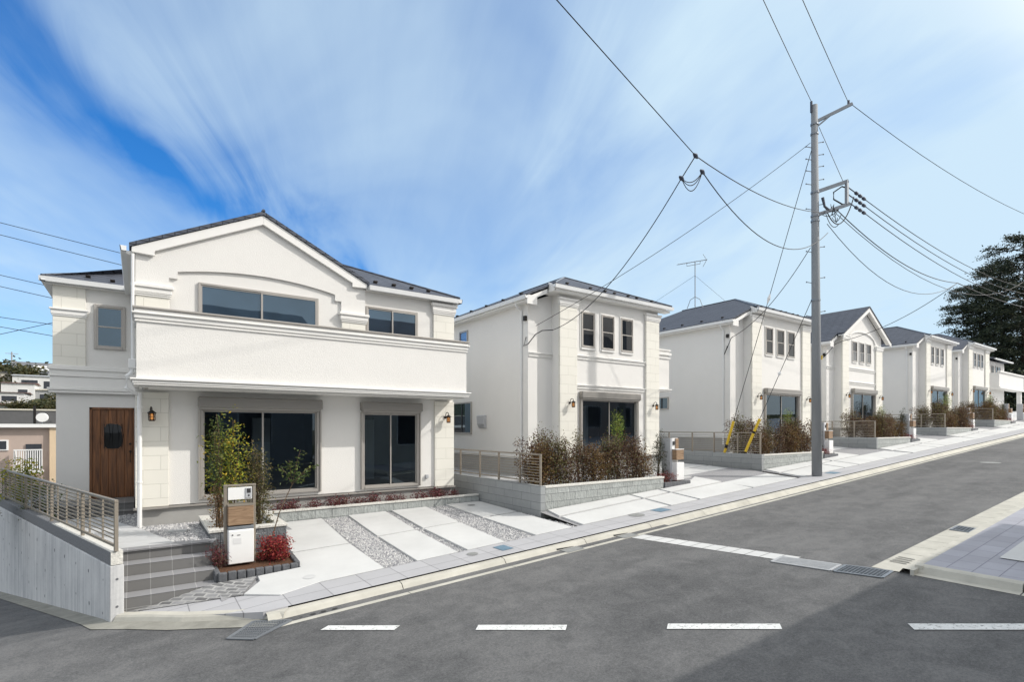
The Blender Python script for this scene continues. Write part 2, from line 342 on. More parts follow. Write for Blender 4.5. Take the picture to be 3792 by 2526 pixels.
# leaves, colour per leaf
def leafmat(name, stops, tl=.25):
    m, nt, b = newmat(name); b.inputs['Roughness'].default_value = .55; b.inputs['Specular IOR Level'].default_value = .35
    g = nd(nt, 'ShaderNodeNewGeometry'); c = ramp(nt, g.outputs['Random Per Island'], stops); L(nt, c, b.inputs['Base Color'])
    t = nd(nt, 'ShaderNodeBsdfTranslucent'); L(nt, c, t.inputs[0]); mx = nd(nt, 'ShaderNodeMixShader', Fac=tl)
    out = [n for n in nt.nodes if n.type == 'OUTPUT_MATERIAL'][0]
    L(nt, b.outputs[0], mx.inputs[1]); L(nt, t.outputs[0], mx.inputs[2]); L(nt, mx.outputs[0], out.inputs[0])
leafmat('leaf_green', [(0, (.040, .070, .016)), (.6, (.085, .125, .028)), (1, (.20, .22, .06))])
leafmat('leaf_yellow', [(0, (.13, .19, .028)), (.5, (.27, .31, .035)), (.82, (.50, .42, .04)), (1, (.58, .38, .03))])
leafmat('leaf_olive', [(0, (.045, .055, .018)), (.5, (.11, .105, .035)), (.8, (.17, .135, .05)), (1, (.26, .21, .10))])
leafmat('leaf_brown', [(0, (.045, .022, .017)), (.45, (.115, .060, .040)), (.72, (.18, .10, .055)), (.90, (.18, .16, .06)), (1, (.36, .29, .22))])
leafmat('leaf_rust', [(0, (.06, .03, .017)), (.5, (.17, .085, .034)), (1, (.24, .18, .06))])
leafmat('leaf_mixed', [(0, (.05, .03, .02)), (.35, (.13, .075, .045)), (.6, (.15, .12, .045)), (.85, (.16, .17, .05)), (1, (.30, .27, .15))])
leafmat('leaf_evergreen', [(0, (.018, .030, .014)), (.7, (.045, .062, .028)), (1, (.12, .11, .06))])
leafmat('leaf_red', [(0, (.10, .012, .018)), (.5, (.27, .025, .035)), (.85, (.40, .06, .05)), (1, (.35, .14, .05))])
leafmat('leaf_maroon', [(0, (.07, .020, .026)), (.6, (.20, .035, .055)), (1, (.16, .10, .06))])
leafmat('leaf_bamboo', [(0, (.12, .20, .025)), (.6, (.24, .34, .05)), (1, (.40, .42, .09))])
leafmat('leaf_conifer', [(0, (.014, .024, .017)), (.6, (.026, .040, .024)), (.9, (.060, .075, .036)), (1, (.10, .115, .055))], .12)
leafmat('leaf_hill', [(0, (.03, .04, .015)), (.6, (.07, .075, .028)), (1, (.16, .13, .05))])
def stones_mat():
    m, nt, b = newmat('stones'); b.inputs['Roughness'].default_value = .9
    g = nd(nt, 'ShaderNodeNewGeometry'); L(nt, ramp(nt, g.outputs['Random Per Island'], [(0, (.20, .20, .215)), (.5, (.42, .42, .43)), (1, (.66, .65, .63))]), b.inputs['Base Color'])
stones_mat()

# ------------------------------------------------------------------ ground shapes
RS = .054
WC, WD = (-.34, 9.52), (-.276, .961)                # retaining wall corner and direction
def sm(x, w=.6): return 0 if x < -w else (x if x > w else (x+w)**2/(4*w))
def road(x, y):
    s = (x-WC[0])*WD[0]+(y-WC[1])*WD[1]
    return -2.77+RS*min(x, 120)-.133*sm(s) if x < 3 else -2.77+RS*min(x, 120)
def walk(x, y): return -2.662+RS*min(x, 120)-(.085*min(1, max(0, (1.4-x)/1.6)))
def lot1(x, y):
    u = max(0, (y-8.84)/4.30); a = -2.66+RS*x; c = -2.212+.0134*(x-2.825); return a+u*(c-a)
def lotn(x, y): return -2.66+RS*x+.10*min(max(0, y-8.84), 1.9)+.02*max(0, y-10.74)
def terrace(x, y): return -2.0-.02*(y-10.5)

xs = fr(-30, 9.9, 80); ys = fr(-16, 46, 124)
g = MB(); g.grid(xs, ys, road, lambda x, y: y < 9.3 or x < -.2)
g.grid([9.9]+fr(12, 120, 54), [3.3, 4.5, 5.7, 6.9, 7.75], road)
struct(g.build('road', 'asphalt'))
# old asphalt patch at the left, darker new strip along the gutter
# gutters and kerbs (L-shaped channel with a low kerb), far side of the street then round the corner
def sweep(path, prof, fn, mb):
    """prof: (offset to the left of travel, height) rows swept along plan path"""
    P = [Vector(p) for p in path]; rows = []
    for i, p in enumerate(P):
        d0 = (P[i]-P[i-1]).normalized() if i else (P[1]-P[0]).normalized(); d1 = (P[i+1]-P[i]).normalized() if i < len(P)-1 else d0
        n0, n1 = Vector((-d0.y, d0.x)), Vector((-d1.y, d1.x)); n = (n0+n1); n = n/max(.3, n.dot(n0))
        rows.append([(p.x+n.x*o, p.y+n.y*o, h) for o, h in prof])
    for A, B in zip(rows, rows[1:]):
        for k in range(len(prof)-1):
            q = [A[k], B[k], B[k+1], A[k+1]]; mb.face([(x, y, fn(x, y)+h) for x, y, h in q])
kp = [(0, .004), (.29, -.006), (.34, .055), (.37, .078), (.46, .086), (.46, -.2)]
cut = []
x = 1.45
path = [(1.45, 7.57)]
while x < 118: x += 2.0 if x < 40 else 6.0; path.append((x, 7.57))
kb = MB()
for a, c in zip(path, path[1:]): sweep([(a[0]+.006, a[1]), (c[0]-.006, c[1])], kp, road, kb)
struct(kb.build('kerb', 'kerb_concrete'))
kb = MB()
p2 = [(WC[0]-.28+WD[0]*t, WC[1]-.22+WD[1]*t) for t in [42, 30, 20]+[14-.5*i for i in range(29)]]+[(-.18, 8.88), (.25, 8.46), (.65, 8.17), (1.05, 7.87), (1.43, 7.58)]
sweep(p2, [(.08, .010), (.36, .008)], road, kb); struct(kb.build('gutter', 'kerb_shade_dirt')); kb = MB(); sweep(p2, [(.36, .008), (.385, .06), (.41, .085), (.53, .088), (.53, -.1)], road, kb)
struct(kb.build('kerb', 'kerb_concrete'))
# right-hand channel with cover slabs and kerb round the corner
kb = MB(); x = 9.62
while x < 112:
    st = .6 if x < 30 else 3.0
    sweep([(x+.006, 3.18), (x+st-.006, 3.18)], [(0, .012), (.38, .006)], road, kb); sweep([(x+.003, 3.0), (x+st-.003, 3.0)], [(-.02, .08), (.13, .08), (.18, .008)], road, kb); x += st
y = 3.0
while y > -14:
    sweep([(9.62, y-.006), (9.62, y-.594*2)], [(0, .006), (.16, .004), (.20, .10), (.24, .115), (.33, .115), (.33, -.1)], road, kb) if y < 2.95 else sweep([(9.62, y-.006), (9.62, y-1.19)], [(0, .006), (.16, .004), (.20, .10), (.24, .115), (.33, .115), (.33, -.1)], road, kb); y -= 1.2
kb.box(9.80, 9.96, 2.93, 3.03, road(9.9, 3)-.2, road(9.9, 3)+.112); kb.box(9.60, 9.80, 2.98, 3.03, road(9.7, 3)-.2, road(9.7, 3)+.078)
struct(kb.build('kerb', 'kerb_concrete'))
# concrete channel across the street mouth
kb = MB()
for i in range(12):
    t0, t1 = i/12, (i+1)/12
    def ln(t, o): return (8.43+.60*t+o, 7.55-3.0*t)
    a, b_, c, d = ln(t0+.002, 0), ln(t0+.002, .38), ln(t1-.002, .38), ln(t1-.002, 0)
    kb.face([(p[0], p[1], road(*p)+.007) for p in (a, d, c, b_)])
struct(kb.build('channel', 'slab'))
# sidewalks
g = MB()
pl = [(-.30, 9.66), (.33, 8.97), (1.42, 8.03), (1.75, 8.03), (1.75, 8.60), (1.30, 9.02), (.1, 9.68)]
g.face([(x, y, walk(x, y)) for x, y in pl]); g.prism([(x, y, walk(x, y)-.002) for x, y in pl], (0, 0, -.25))
g.grid([1.75]+fr(2.4, 118, 60), [8.03, 8.42, 8.84], walk)
g.face([(1.75, 8.84, walk(1.75, 8.84)), (1.75, 8.60, walk(1.75, 8.6)), (2.4, 8.84, walk(2.4, 8.84))])
struct(g.build('sidewalk', 'paver'))
g = MB(); g.grid(fr(9.95, 112, 40), [-14, -6, 0, 1.5, 2.98], lambda x, y: road(x, y)+.10)
struct(g.build('sidewalk', 'paver_right'))
g = MB(); g.grid(fr(11.1, 16.5, 4), [-3, 0, 2.32], lambda x, y: road(x, y)+.115); g.grid(fr(17, 24, 4), [-3, 0, 2.32], lambda x, y: road(x, y)+.115)
struct(g.build('driveway', 'slab'))
# triangle of small stone pavers in front of the steps
g = MB(); rows = 8
for i in range(rows):
    t0, t1 = i/rows, (i+1)/rows
    def edge(t):       # front edge follows the sidewalk, back edge follows the foot of the steps and the planter
        fx, fy = -.14+1.44*t, 9.66-.63*t; bx, by = -.15+1.77*t, 9.70-.02*t
        return (fx, fy, walk(fx, fy)+.010), (bx, by, max(-2.775+.235*(bx+.15) if bx < 1.0 else -2.505, walk(bx, by)+.012) if bx < 1.3 else lot1(bx, by)+.014)
    (a0, b0), (a1, b1) = edge(t0), edge(t1); g.face([a0, a1, b1, b0])
struct(g.build('path', 'brick_paver'))
# driveway of the first house: concrete pads on a gravel base
g = MB(); g.grid(fr(1.02, 8.12, 10), fr(8.95, 13.15, 8), lambda x, y: lot1(x, y)-.035)
struct(g.build('gravel_bed', 'gravel_base'))
def slab(mb, pts, fn, h=.006, t=.09):
    top = [(x, y, fn(x, y)+h) for x, y in pts]; mb.prism([(x, y, z-t) for x, y, z in top], (0, 0, t))
g = MB()
for q in (((1.32, 9.02), (1.77, 8.62), (2.42, 8.85), (3.52, 8.85), (3.50, 10.62), (2.33, 10.62), (2.33, 9.74), (1.63, 9.70), (1.62, 9.45)),
          ((2.36, 10.70), (3.50, 10.70), (3.62, 13.1), (2.62, 13.1)),
          ((4.15, 8.85), (5.0, 8.85), (5.07, 10.82), (4.17, 10.78)), ((4.17, 10.88), (5.07, 10.92), (5.25, 13.1), (4.27, 13.1)),
          ((5.22, 8.85), (6.10, 8.85), (6.22, 10.90), (5.26, 10.86)), ((5.27, 10.95), (6.23, 10.99), (6.42, 13.1), (5.42, 13.1)),
          ((6.90, 8.85), (7.93, 8.85), (8.02, 11.0), (6.95, 10.96)), ((6.96, 11.06), (8.03, 11.1), (8.1, 13.1), (7.02, 13.1))):
    slab(g, q, lot1)
struct(g.build('driveway', 'slab', bevel=.006))
# loose crushed stone between the pads and on the terrace
def stones(name, areas, seed, size=.024):
    rnd = random.Random(seed); mb = MB()
    for (x0, x1, y0, y1, n, fn, ok) in areas:
        for _ in range(n):
            x, y = rnd.uniform(x0, x1), rnd.uniform(y0, y1)
            if ok and not ok(x, y): continue
            s = size*rnd.uniform(.5, 1.25); z = fn(x, y); a = rnd.uniform(0, 6.28); pts = []
            for k in range(5): pts.append((x+s*math.cos(a+k*1.256)*rnd.uniform(.6, 1), y+s*math.sin(a+k*1.256)*rnd.uniform(.6, 1), z))
            tp = (x+rnd.uniform(-.3, .3)*s, y+rnd.uniform(-.3, .3)*s, z+s*rnd.uniform(.5, 1.0))
            i = [mb.pt(p) for p in pts]; j = mb.pt(tp)
            for k in range(5): mb.f.append([i[k], i[(k+1) % 5], j]); mb.m.append(0)
    return struct(mb.build(name, 'stones'), 'stuff')
gl = lambda x, y: lot1(x, y)-.034
stones('gravel', [(3.5, 4.3, 8.86, 13.1, 6600, gl, lambda x, y: 3.52+.03*(y-8.85) < x < 4.14+.028*(y-8.85)), (5.0, 5.45, 8.86, 13.1, 1400, gl, lambda x, y: 5.0+.058*(y-8.85) < x < 5.21+.045*(y-8.85)),
     (6.1, 7.05, 8.86, 13.1, 6800, gl, lambda x, y: 6.11+.075*(y-8.85) < x < 6.89+.03*(y-8.85)), (2.3, 8.0, 10.6, 11.1, 700, gl, lambda x, y: abs(y-10.66-.055*max(0, x-3)) < .06), (7.95, 8.14, 8.9, 13.1, 500, gl, None)], 3)
# terrace in front of the first house
g = MB(); g.face([(x, y, terrace(x, y)-.02) for x, y in ((-.20, 10.62), (1.06, 10.62), (1.2, 11.1), (2.5, 11.1), (2.55, 13.6), (1, 24), (-4.3, 24), (-.26, 9.98))])
struct(g.build('gravel_bed', 'gravel_base'))
terr_ok = lambda x, y: not (x < .47 and y < 10.62+(.47-x)*0+.0) and (x > .52-.235*(y-10.62) if y < 14.3 else x > -.35) and not (x > 1.05 and y < 11.0)
stones('gravel', [(-.4, 2.4, 10.90, 13.45, 7800, lambda x, y: terrace(x, y)-.018, terr_ok), (-.5, 0.0, 13.3, 16.6, 900, lambda x, y: terrace(x, y)-.018, terr_ok)], 5)
g = MB(); slab(g, ((-.30, 10.885), (.50, 10.885), (.42, 11.4), (-.02, 13.2), (-.36, 14.4), (-.36, 15.6), (-1.65, 15.6), (-1.35, 14.2)), terrace, .004, .06)
slab(g, ((.46, 12.2), (.77, 12.1), (.80, 12.22), (.48, 12.32)), terrace, .03, .05)
struct(g.build('path', 'path_concrete'))

# terrain far around: falls away at the left, hillside across the valley
def terr(x, y):
    z = -3.1+RS*max(-5, min(x, 110)) if x > -5 else -3.37-.10*(-5-x)
    if x < 30:
        w = min(1, max(0, (30-x)/18)); z -= w*min(8, .2*max(0, y-10))
    z = max(z, -12)
    h = max(0, (y-66)*.160)*min(1, max(0, (60-x)/40))
    return min(z+h, 22.0+1.2*math.sin(x*.07))
g = MB(); g.grid(fr(-280, 160, 110), fr(-40, 420, 115), terr, lambda x, y: True)
struct(g.build('terrain', 'hill_cover'))
g = MB(); g.grid(fr(-3000, 3000, 12), fr(-3000, 3000, 12), lambda x, y: -14.5)
struct(g.build('plain', 'ground_earth'))

# ------------------------------------------------------------------ house parts
def hip_slab(mb, top, t=.07):
    mb.prism([(x, y, z-t) for x, y, z in top], (0, 0, t))
def window(root, k, x0, x1, z0, z1, y, kind='slide', gm='glass_upper', proud=.05, fm='bronze', fw=.045, inset=False, box=None, surround=False, lab=None):
    """frame (the part) with sashes and panes as sub-parts; inset: the pane stands inside a real opening"""
    f = MB(k); yo, yi = y-proud, y+(.08 if inset else -.004)
    f.box(x0, x0+fw, yo, yi, z0, z1); f.box(x1-fw, x1, yo, yi, z0, z1); f.box(x0+fw, x1-fw, yo, yi, z1-fw, z1); f.box(x0+fw, x1-fw, yo-.012, yi, z0, z0+fw*1.1)
    w = f.build('window', fm, root, bevel=.004)
    yp = y+(.03 if inset else -.012); s = MB(k); g = MB(k); xm, zm = (x0+x1)/2, (z0+z1)/2; sw = .028
    def sash(a, b, c, d, yy):
        s.box(a, a+sw, yy-.018, yy+.006, c, d); s.box(b-sw, b, yy-.018, yy+.006, c, d); s.box(a+sw, b-sw, yy-.018, yy+.006, d-sw, d); s.box(a+sw, b-sw, yy-.018, yy+.006, c, c+sw)
        g.face([(a+sw*.6, yy, c+sw*.6), (b-sw*.6, yy, c+sw*.6), (b-sw*.6, yy, d-sw*.6), (a+sw*.6, yy, d-sw*.6)])
    if kind == 'slide': sash(x0+fw, xm+.02, z0+fw, z1-fw, yp); sash(xm-.02, x1-fw, z0+fw, z1-fw, yp-.016)
    elif kind == 'hung': sash(x0+fw, x1-fw, zm-.015, z1-fw, yp); sash(x0+fw, x1-fw, z0+fw, zm+.02, yp-.016)
    else: sash(x0+fw, x1-fw, z0+fw, z1-fw, yp)
    s.build('sash', 'bronze' if kind != 'dark' else 'sash_black', w); g.build('pane', gm, w)
    if kind == 'hung' and gm == 'glass_dark' and lab == 'blinds': c_ = MB(k); c_.face([(x0+fw+.02, yp-.0185, z0+fw+.03), (x1-fw-.02, yp-.0185, z0+fw+.03), (x1-fw-.02, yp-.0185, zm-.01), (x0+fw+.02, yp-.0185, zm-.01)]); c_.build('lower_pane', 'glass_frost', w)
    if surround:
        m = MB(k); q = .05; pz = .028
        m.box(x0-q, x0, y-pz, y-.003, z0-q, z1+q); m.box(x1, x1+q, y-pz, y-.003, z0-q, z1+q); m.box(x0, x1, y-pz, y-.003, z1, z1+q); m.box(x0, x1, y-pz-.02, y-.003, z0-q-.02, z0)
        m.build('surround', 'trim', w, bevel=.006)
    if box:
        b = MB(k); bx0, bx1, bz0, bz1 = box; b.box(bx0, bx1, y-.20, y-.003, bz0, bz1)
        so = b.build('shutter_box', 'shutter_bronze', root, bevel=.02)
        r = MB(k); r.box(bx0+.03, bx1-.03, y-.16, y-.06, bz0-.035, bz0-.002); r.build('rail', 'bronze', so)
        for a in (x0-.035, x1+.003):
            q = MB(k); q.box(a, a+.032, y-.10, y-.003, z0-.01, bz0-.036); q.build('shutter_guide', 'bronze', root)
    return w
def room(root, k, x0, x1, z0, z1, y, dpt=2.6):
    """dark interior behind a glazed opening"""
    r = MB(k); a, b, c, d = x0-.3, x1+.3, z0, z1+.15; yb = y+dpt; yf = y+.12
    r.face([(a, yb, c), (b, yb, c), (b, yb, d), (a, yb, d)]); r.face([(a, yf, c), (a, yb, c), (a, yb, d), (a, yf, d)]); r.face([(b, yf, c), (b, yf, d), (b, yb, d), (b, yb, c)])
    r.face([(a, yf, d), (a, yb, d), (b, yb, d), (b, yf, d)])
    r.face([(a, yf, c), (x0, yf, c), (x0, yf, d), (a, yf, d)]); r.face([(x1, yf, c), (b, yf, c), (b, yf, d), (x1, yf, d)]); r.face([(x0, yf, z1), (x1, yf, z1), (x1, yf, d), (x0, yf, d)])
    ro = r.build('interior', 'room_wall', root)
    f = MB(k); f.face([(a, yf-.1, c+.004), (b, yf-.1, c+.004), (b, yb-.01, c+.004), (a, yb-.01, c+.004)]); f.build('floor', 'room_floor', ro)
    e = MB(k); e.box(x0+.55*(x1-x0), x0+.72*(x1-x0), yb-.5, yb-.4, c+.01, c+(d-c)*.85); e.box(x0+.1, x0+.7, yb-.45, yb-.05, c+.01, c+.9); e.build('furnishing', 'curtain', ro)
def cornice(root, k, x0, x1, y, prof, ends=True, mat_='trim', name='cornice', side=None):
    """stacked mouldings: (z0, z1, projection)"""
    m = MB(k)
    for z0, z1, p in prof:
        e = p if ends else 0; m.box(x0-e, x1+e, y-p, (side if side else y-.004), z0, z1)
    return m.build(name, mat_, root, bevel=.010)
def wall_lamp(root, k, x, z, y):
    l = MB(k); l.tube([(x-.01, y-.03, z+.02), (x-.01, y, z+.02)], [.035, .04], 10)
    l.tube([(x-.01, y-.02, z+.03), (x-.01, y-.05, z+.13), (x, y-.10, z+.155), (x+.01, y-.15, z+.135), (x+.012, y-.155, z+.08)], .010, 6)
    l.tube([(x+.012, y-.155, z+.085), (x+.012, y-.155, z+.06), (x+.012, y-.155, z+.035), (x+.012, y-.155, z+.02)], [.012, .045, .075, .08], 12)
    l.tube([(x+.012, y-.155, z-.115), (x+.012, y-.155, z-.135)], [.056, .05], 12)
    for q in range(6):
        a = q*math.pi/3; l.tube([(x+.012+.056*math.cos(a), y-.155+.056*math.sin(a), z-.12), (x+.012+.056*math.cos(a), y-.155+.056*math.sin(a), z+.025)], .006, 4)
    for zz in (z-.045,): l.tube([(x+.012+.057*math.cos(a), y-.155+.057*math.sin(a), zz) for a in [i*math.pi/6 for i in range(13)]], .005, 4)
    o = l.build('wall_lamp', 'iron', root)
    g = MB(k); g.tube([(x+.012, y-.155, z-.112), (x+.012, y-.155, z+.022)], .045, 12); g.build('lamp_glass', 'amber_glass', o, smooth=True)
    g = MB(k); g.tube([(x+.012, y-.155, z-.09), (x+.012, y-.155, z-.06), (x+.012, y-.155, z-.02), (x+.012, y-.155, z)], [.012, .024, .02, .008], 8); g.build('bulb', 'bulb', o)
    return o
def gutter(root, k, p0, p1, out, name='gutter', h=.11, w=.11):
    """box gutter hung along p0-p1, out = direction away from the wall"""
    a, b = Vector(p0), Vector(p1); o = Vector(out).normalized(); m = MB(k)
    q = [a, a+o*w*.82+Vector((0, 0, .0)), a+o*w+Vector((0, 0, h)), a+o*(w-.012)+Vector((0, 0, h)), a+o*(w*.82-.012)+Vector((0, 0, .012)), a+Vector((0, 0, .012))]
    m.prism([tuple(x) for x in q], tuple(b-a)); m.face([tuple(a), tuple(a+o*w*.82), tuple(a+o*w+Vector((0, 0, h))), tuple(a+Vector((0, 0, h)))]); m.face([tuple(b), tuple(b+o*w*.82), tuple(b+o*w+Vector((0, 0, h))), tuple(b+Vector((0, 0, h)))])
    return m.build(name, 'gutter_white', root)
def snow_guards(root, k, pts):
    for x, y, z in pts:
        m = MB(k); m.box(x-.05, x+.05, y-.02, y+.02, z-.02, z+.05); m.box(x-.05, x+.05, y-.06, y-.021, z+.02, z+.05); m.build('snow_guard', 'iron', root)
def pipe(root, k, pts, r=.032, clips=()):
    m = MB(k); m.tube(pts, r, 8)
    for z in clips:
        x, y, _ = pts[-1]; m.tube([(x, y, z), (x, y, z+.03)], r*1.3, 8)
    return m.build('downspout', 'white_metal', root)

# ------------------------------------------------------------------ first house (survey scale 13, enlarged by K about the camera foot)
K = 1.0385
H1 = thing('white_house', (0, 13*K, -2.1), 'large white house at the corner with a wide gable, full-width balcony and brown plank door', 'house', 'white houses along the rising street')
gz = lambda x: 4.62-.49*abs(x-2.28)          # underside of the gable roof
# walls
w = MB(K)
w.panel_y(-.06, 7.19, -1.6, 3.55, 13, holes=[(1.06, 3.53, -1.50, .42), (4.58, 6.13, -1.52, .40)])
w.face([(-.06, 13, 3.55), (4.65, 13, 3.55), (2.28, 13, 4.66)])
w.face([(-.06, 13, -1.6), (-.06, 13, 3.55), (-.06, 21, 3.55), (-.06, 21, -1.6)]); w.face([(7.19, 13, -1.6), (7.19, 21, -1.6), (7.19, 21, 3.55), (7.19, 13, 3.55)])
w.face([(-1.70, 21, -1.95), (-1.70, 21, 3.55), (7.19, 21, 3.55), (7.19, 21, -1.95)])
w.panel_y(-1.70, -.06, .86, 3.55, 17); w.panel_y(-1.66, -.06, -1.95, .86, 17.0, holes=[(-1.02, -.12, -1.81, .52)], depth=.14)
w.face([(-1.70, 17, .86), (-1.70, 21, .86), (-1.70, 21, 3.55), (-1.70, 17, 3.55)]); w.face([(-1.66, 17, -1.95), (-1.66, 21, -1.95), (-1.66, 21, .86), (-1.66, 17, .86)])
w.face([(-1.78, 16.9, .86), (-.06, 16.9, .86), (-.06, 17, .86), (-1.78, 17, .86)])
w.build('wall', 'stucco', H1)
# raised skin round the stepped arch in the gable
sk = MB(K); ya, yb = 12.945, 12.998
def hole_top(x):
    if x < .51 or x > 4.05: return None
    if x < .66 or x > 3.90: return 3.10
    return 3.25+.175*(1-((x-2.28)/1.62)**2)
xs = sorted(set([-.06, .51, .66, 3.90, 4.05, 4.65]+fr(.66, 3.90, 24)))
for a, b in zip(xs, xs[1:]):
    ha = hole_top((a+b)/2+(a-(a+b)/2)*.999); hb = hole_top((a+b)/2+(b-(a+b)/2)*.999)
    za, zb = (ha, hb) if ha is not None else (2.0, 2.0)
    sk.face([(a, ya, za), (b, ya, zb), (b, ya, gz(b)+.02), (a, ya, gz(a)+.02)])
    if ha is not None: sk.face([(a, ya, za), (a, yb, za), (b, yb, zb), (b, ya, zb)])
for x, z0, z1 in ((.51, 2.0, 3.10), (.66, 3.10, 3.25), (3.90, 3.10, 3.25), (4.05, 2.0, 3.10), (4.65, 2.0, 3.47), (-.06, 2.0, 3.47)): sk.face([(x, ya, z0), (x, yb, z0), (x, yb, z1), (x, ya, z1)])
sk.build('gable_face', 'stucco', H1)
# base
f = MB(K); f.box(-.03, 7.16, 13.03, 20.9, -2.5, -1.60); f.build('foundation', 'foundation', H1)
f = MB(K); f.box(.50, 6.58, 12.965, 13.02, -1.655, -1.615); f.box(-.09, .50, 12.90, 13.02, -1.655, -1.615); f.box(6.58, 7.22, 12.90, 13.02, -1.655, -1.615); f.build('base_trim', 'bronze', H1)
f = MB(K); f.box(-1.5, 0.2, 17.06, 20.9, -2.6, -1.96); f.build('foundation', 'foundation', H1)
# pilasters and capitals
for x0, x1, z0, z1 in ((-.06, .50, -1.61, .72), (6.60, 7.19, -1.61, .72)):
    p = MB(K); p.box(x0, x1, 12.935, 12.996, z0, z1); p.build('pilaster', 'pilaster_tile', H1, bevel=.006)
for x0, x1, z0, z1, yq in ((-.06, .51, .95, 2.66, 12.925), (4.06, 4.655, .95, 2.60, 12.925), (6.56, 7.195, .95, 3.11, 12.935)):
    p = MB(K); p.box(x0, x1, yq, 12.994, z0, z1); p.build('pilaster', 'pilaster_tile', H1, bevel=.006)
for x0, x1, z, yy in ((-.06, .51, 2.66, 12.925), (4.06, 4.655, 2.60, 12.925), (6.56, 7.195, 3.11, 12.935)):
    t = .31 if z > 3 else .24
    cornice(H1, K, x0, x1, yy, [(z, z+t*.16, .02), (z+t*.16, z+t*.30, .035), (z+t*.30, z+t*.72, .045), (z+t*.72, z+t, .075)], name='capital', side=12.99)
# left wing: belt, pilaster, cap
cornice(H1, K, -1.70, -.065, 17, [(.86, .93, .09), (.93, .99, .12), (.99, 1.27, .07), (1.27, 1.32, .10), (1.32, 1.43, .08), (1.43, 1.50, .115), (1.50, 1.55, .09)], name='belt_moulding')
p = MB(K); p.box(-1.72, -1.09, 16.945, 16.996, 1.55, 3.52); p.build('pilaster', 'pilaster_tile', H1, bevel=.006)
cornice(H1, K, -1.72, -1.09, 16.945, [(2.75, 2.79, .02), (2.79, 2.90, .035), (2.90, 2.945, .065)], name='capital')
# balcony
b = MB(K); b.box(-.04, 7.10, 12.1, 12.22, .93, 2.10); b.box(-.04, .08, 12.22, 12.99, .93, 2.10); b.box(6.98, 7.10, 12.22, 12.99, .93, 2.10); b.box(.08, 6.98, 12.22, 12.99, .93, 1.02)
ba = b.build('balcony', 'stucco', H1)
b = MB(K)
for z0, z1, p in ((2.0, 2.03, .03), (2.03, 2.06, .018), (2.06, 2.145, .04), (2.145, 2.18, .075), (2.18, 2.245, .035)): b.box(-.04-p, 7.10+p, 12.1-p, 12.98, z0, z1) if False else [b.box(-.04-p, 7.10+p, 12.1-p, 12.23, z0, z1), b.box(-.04-p, .09, 12.23, 12.98, z0, z1), b.box(6.97, 7.10+p, 12.23, 12.98, z0, z1)]
b.build('cornice', 'trim', ba, bevel=.010)
b = MB(K); b.box(-.10, 7.16, 12.03, 12.26, 2.247, 2.285); b.box(-.10, .10, 12.26, 12.98, 2.247, 2.285); b.box(6.96, 7.16, 12.26, 12.98, 2.247, 2.285); b.build('handrail_cap', 'bronze', ba, bevel=.008)
b = MB(K)
for z0, z1, p in ((.805, .84, .05), (.84, .90, .065), (.90, .935, .10)): b.box(-.04-p, 7.10+p, 12.1-p, 12.985, z0, z1)
b.build('lower_moulding', 'trim', ba, bevel=.010)
b = MB(K); b.box(0.0, 7.06, 12.16, 12.985, .775, .80); b.build('soffit', 'trim', ba)
b = MB(K); b.tube([(.10, 12.4, .75), (.10, 12.4, .79)], .05, 8); b.build('drain_outlet', 'bronze', ba)
# windows
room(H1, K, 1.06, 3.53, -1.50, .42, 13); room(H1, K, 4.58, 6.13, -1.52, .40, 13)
window(H1, K, 1.06, 3.53, -1.52, .43, 13, 'slide', 'glass_clear', inset=True, box=(1.02, 3.57, .43, .66), fw=.06, proud=.07)
window(H1, K, 4.58, 6.13, -1.54, .41, 13, 'slide', 'glass_clear', inset=True, box=(4.53, 6.18, .43, .65), fw=.055, proud=.07)
window(H1, K, 1.03, 3.51, 1.05, 3.10, 13, 'slide', 'glass_upper'); window(H1, K, 4.68, 6.10, 1.05, 3.09, 13, 'slide', 'glass_upper')
window(H1, K, -.93, -.29, 2.01, 3.14, 17, 'hung', 'glass_upper', fw=.06)
# entrance door
d = MB(K); d.box(-1.02, -.12, 17.02, 17.05, -1.81, .52); do = d.build('door', 'door_wood', H1)
for i in range(5):
    q = MB(K); x0 = -.96+i*.165; q.box(x0, x0+.158, 17.005, 17.018, -1.80, .46); q.build('plank', 'door_wood', do, bevel=.006)
q = MB(K); q.box(-1.02, -.965, 16.985, 17.03, -1.81, .52); q.box(-.125, -.10, 16.985, 17.03, -1.81, .52); q.box(-1.02, -.10, 16.985, 17.03, .47, .52); q.build('door_frame', 'door_wood', do)
q = MB(K); q.box(-.745, -.345, 16.985, 17.004, -.545, .115); q.build('door_frame', 'door_wood', do)
rnd = random.Random(2); q = MB(K); n = 26
q.prism([(-.545+(.185+rnd.uniform(-.012, .012))*(abs(math.cos(a))**.45)*math.copysign(1, math.cos(a)), 16.98, -.215+(.31+rnd.uniform(-.015, .015))*(abs(math.sin(a))**.45)*math.copysign(1, math.sin(a))) for a in [2*math.pi*i/n for i in range(n)]], (0, .004, 0))
for i in range(5): q.tube([(-.72+i*.088, 16.975, -.52), (-.72+i*.088+rnd.uniform(-.05, .05), 16.97, -.2), (-.72+i*.088, 16.975, .10)], .008, 4)
q.build('door_glass', 'glass_dark', do)
q = MB(K); q.tube([(-.185, 16.985, -.90), (-.185, 16.955, -.90), (-.185, 16.955, -.60), (-.185, 16.985, -.60)], .012, 6)
for z in (-.42, -.62): q.tube([(-.185, 17.0, z), (-.185, 16.975, z)], .028, 8)
q.build('handle', 'iron', do)
# lamps, outlets
wall_lamp(H1, K, .20, .27, 12.935); wall_lamp(H1, K, 6.92, .27, 12.935)
q = MB(K); q.box(6.33, 6.41, 12.93, 12.996, -1.37, -1.27); q.build('outlet_cover', 'meter_grey', H1, bevel=.008)
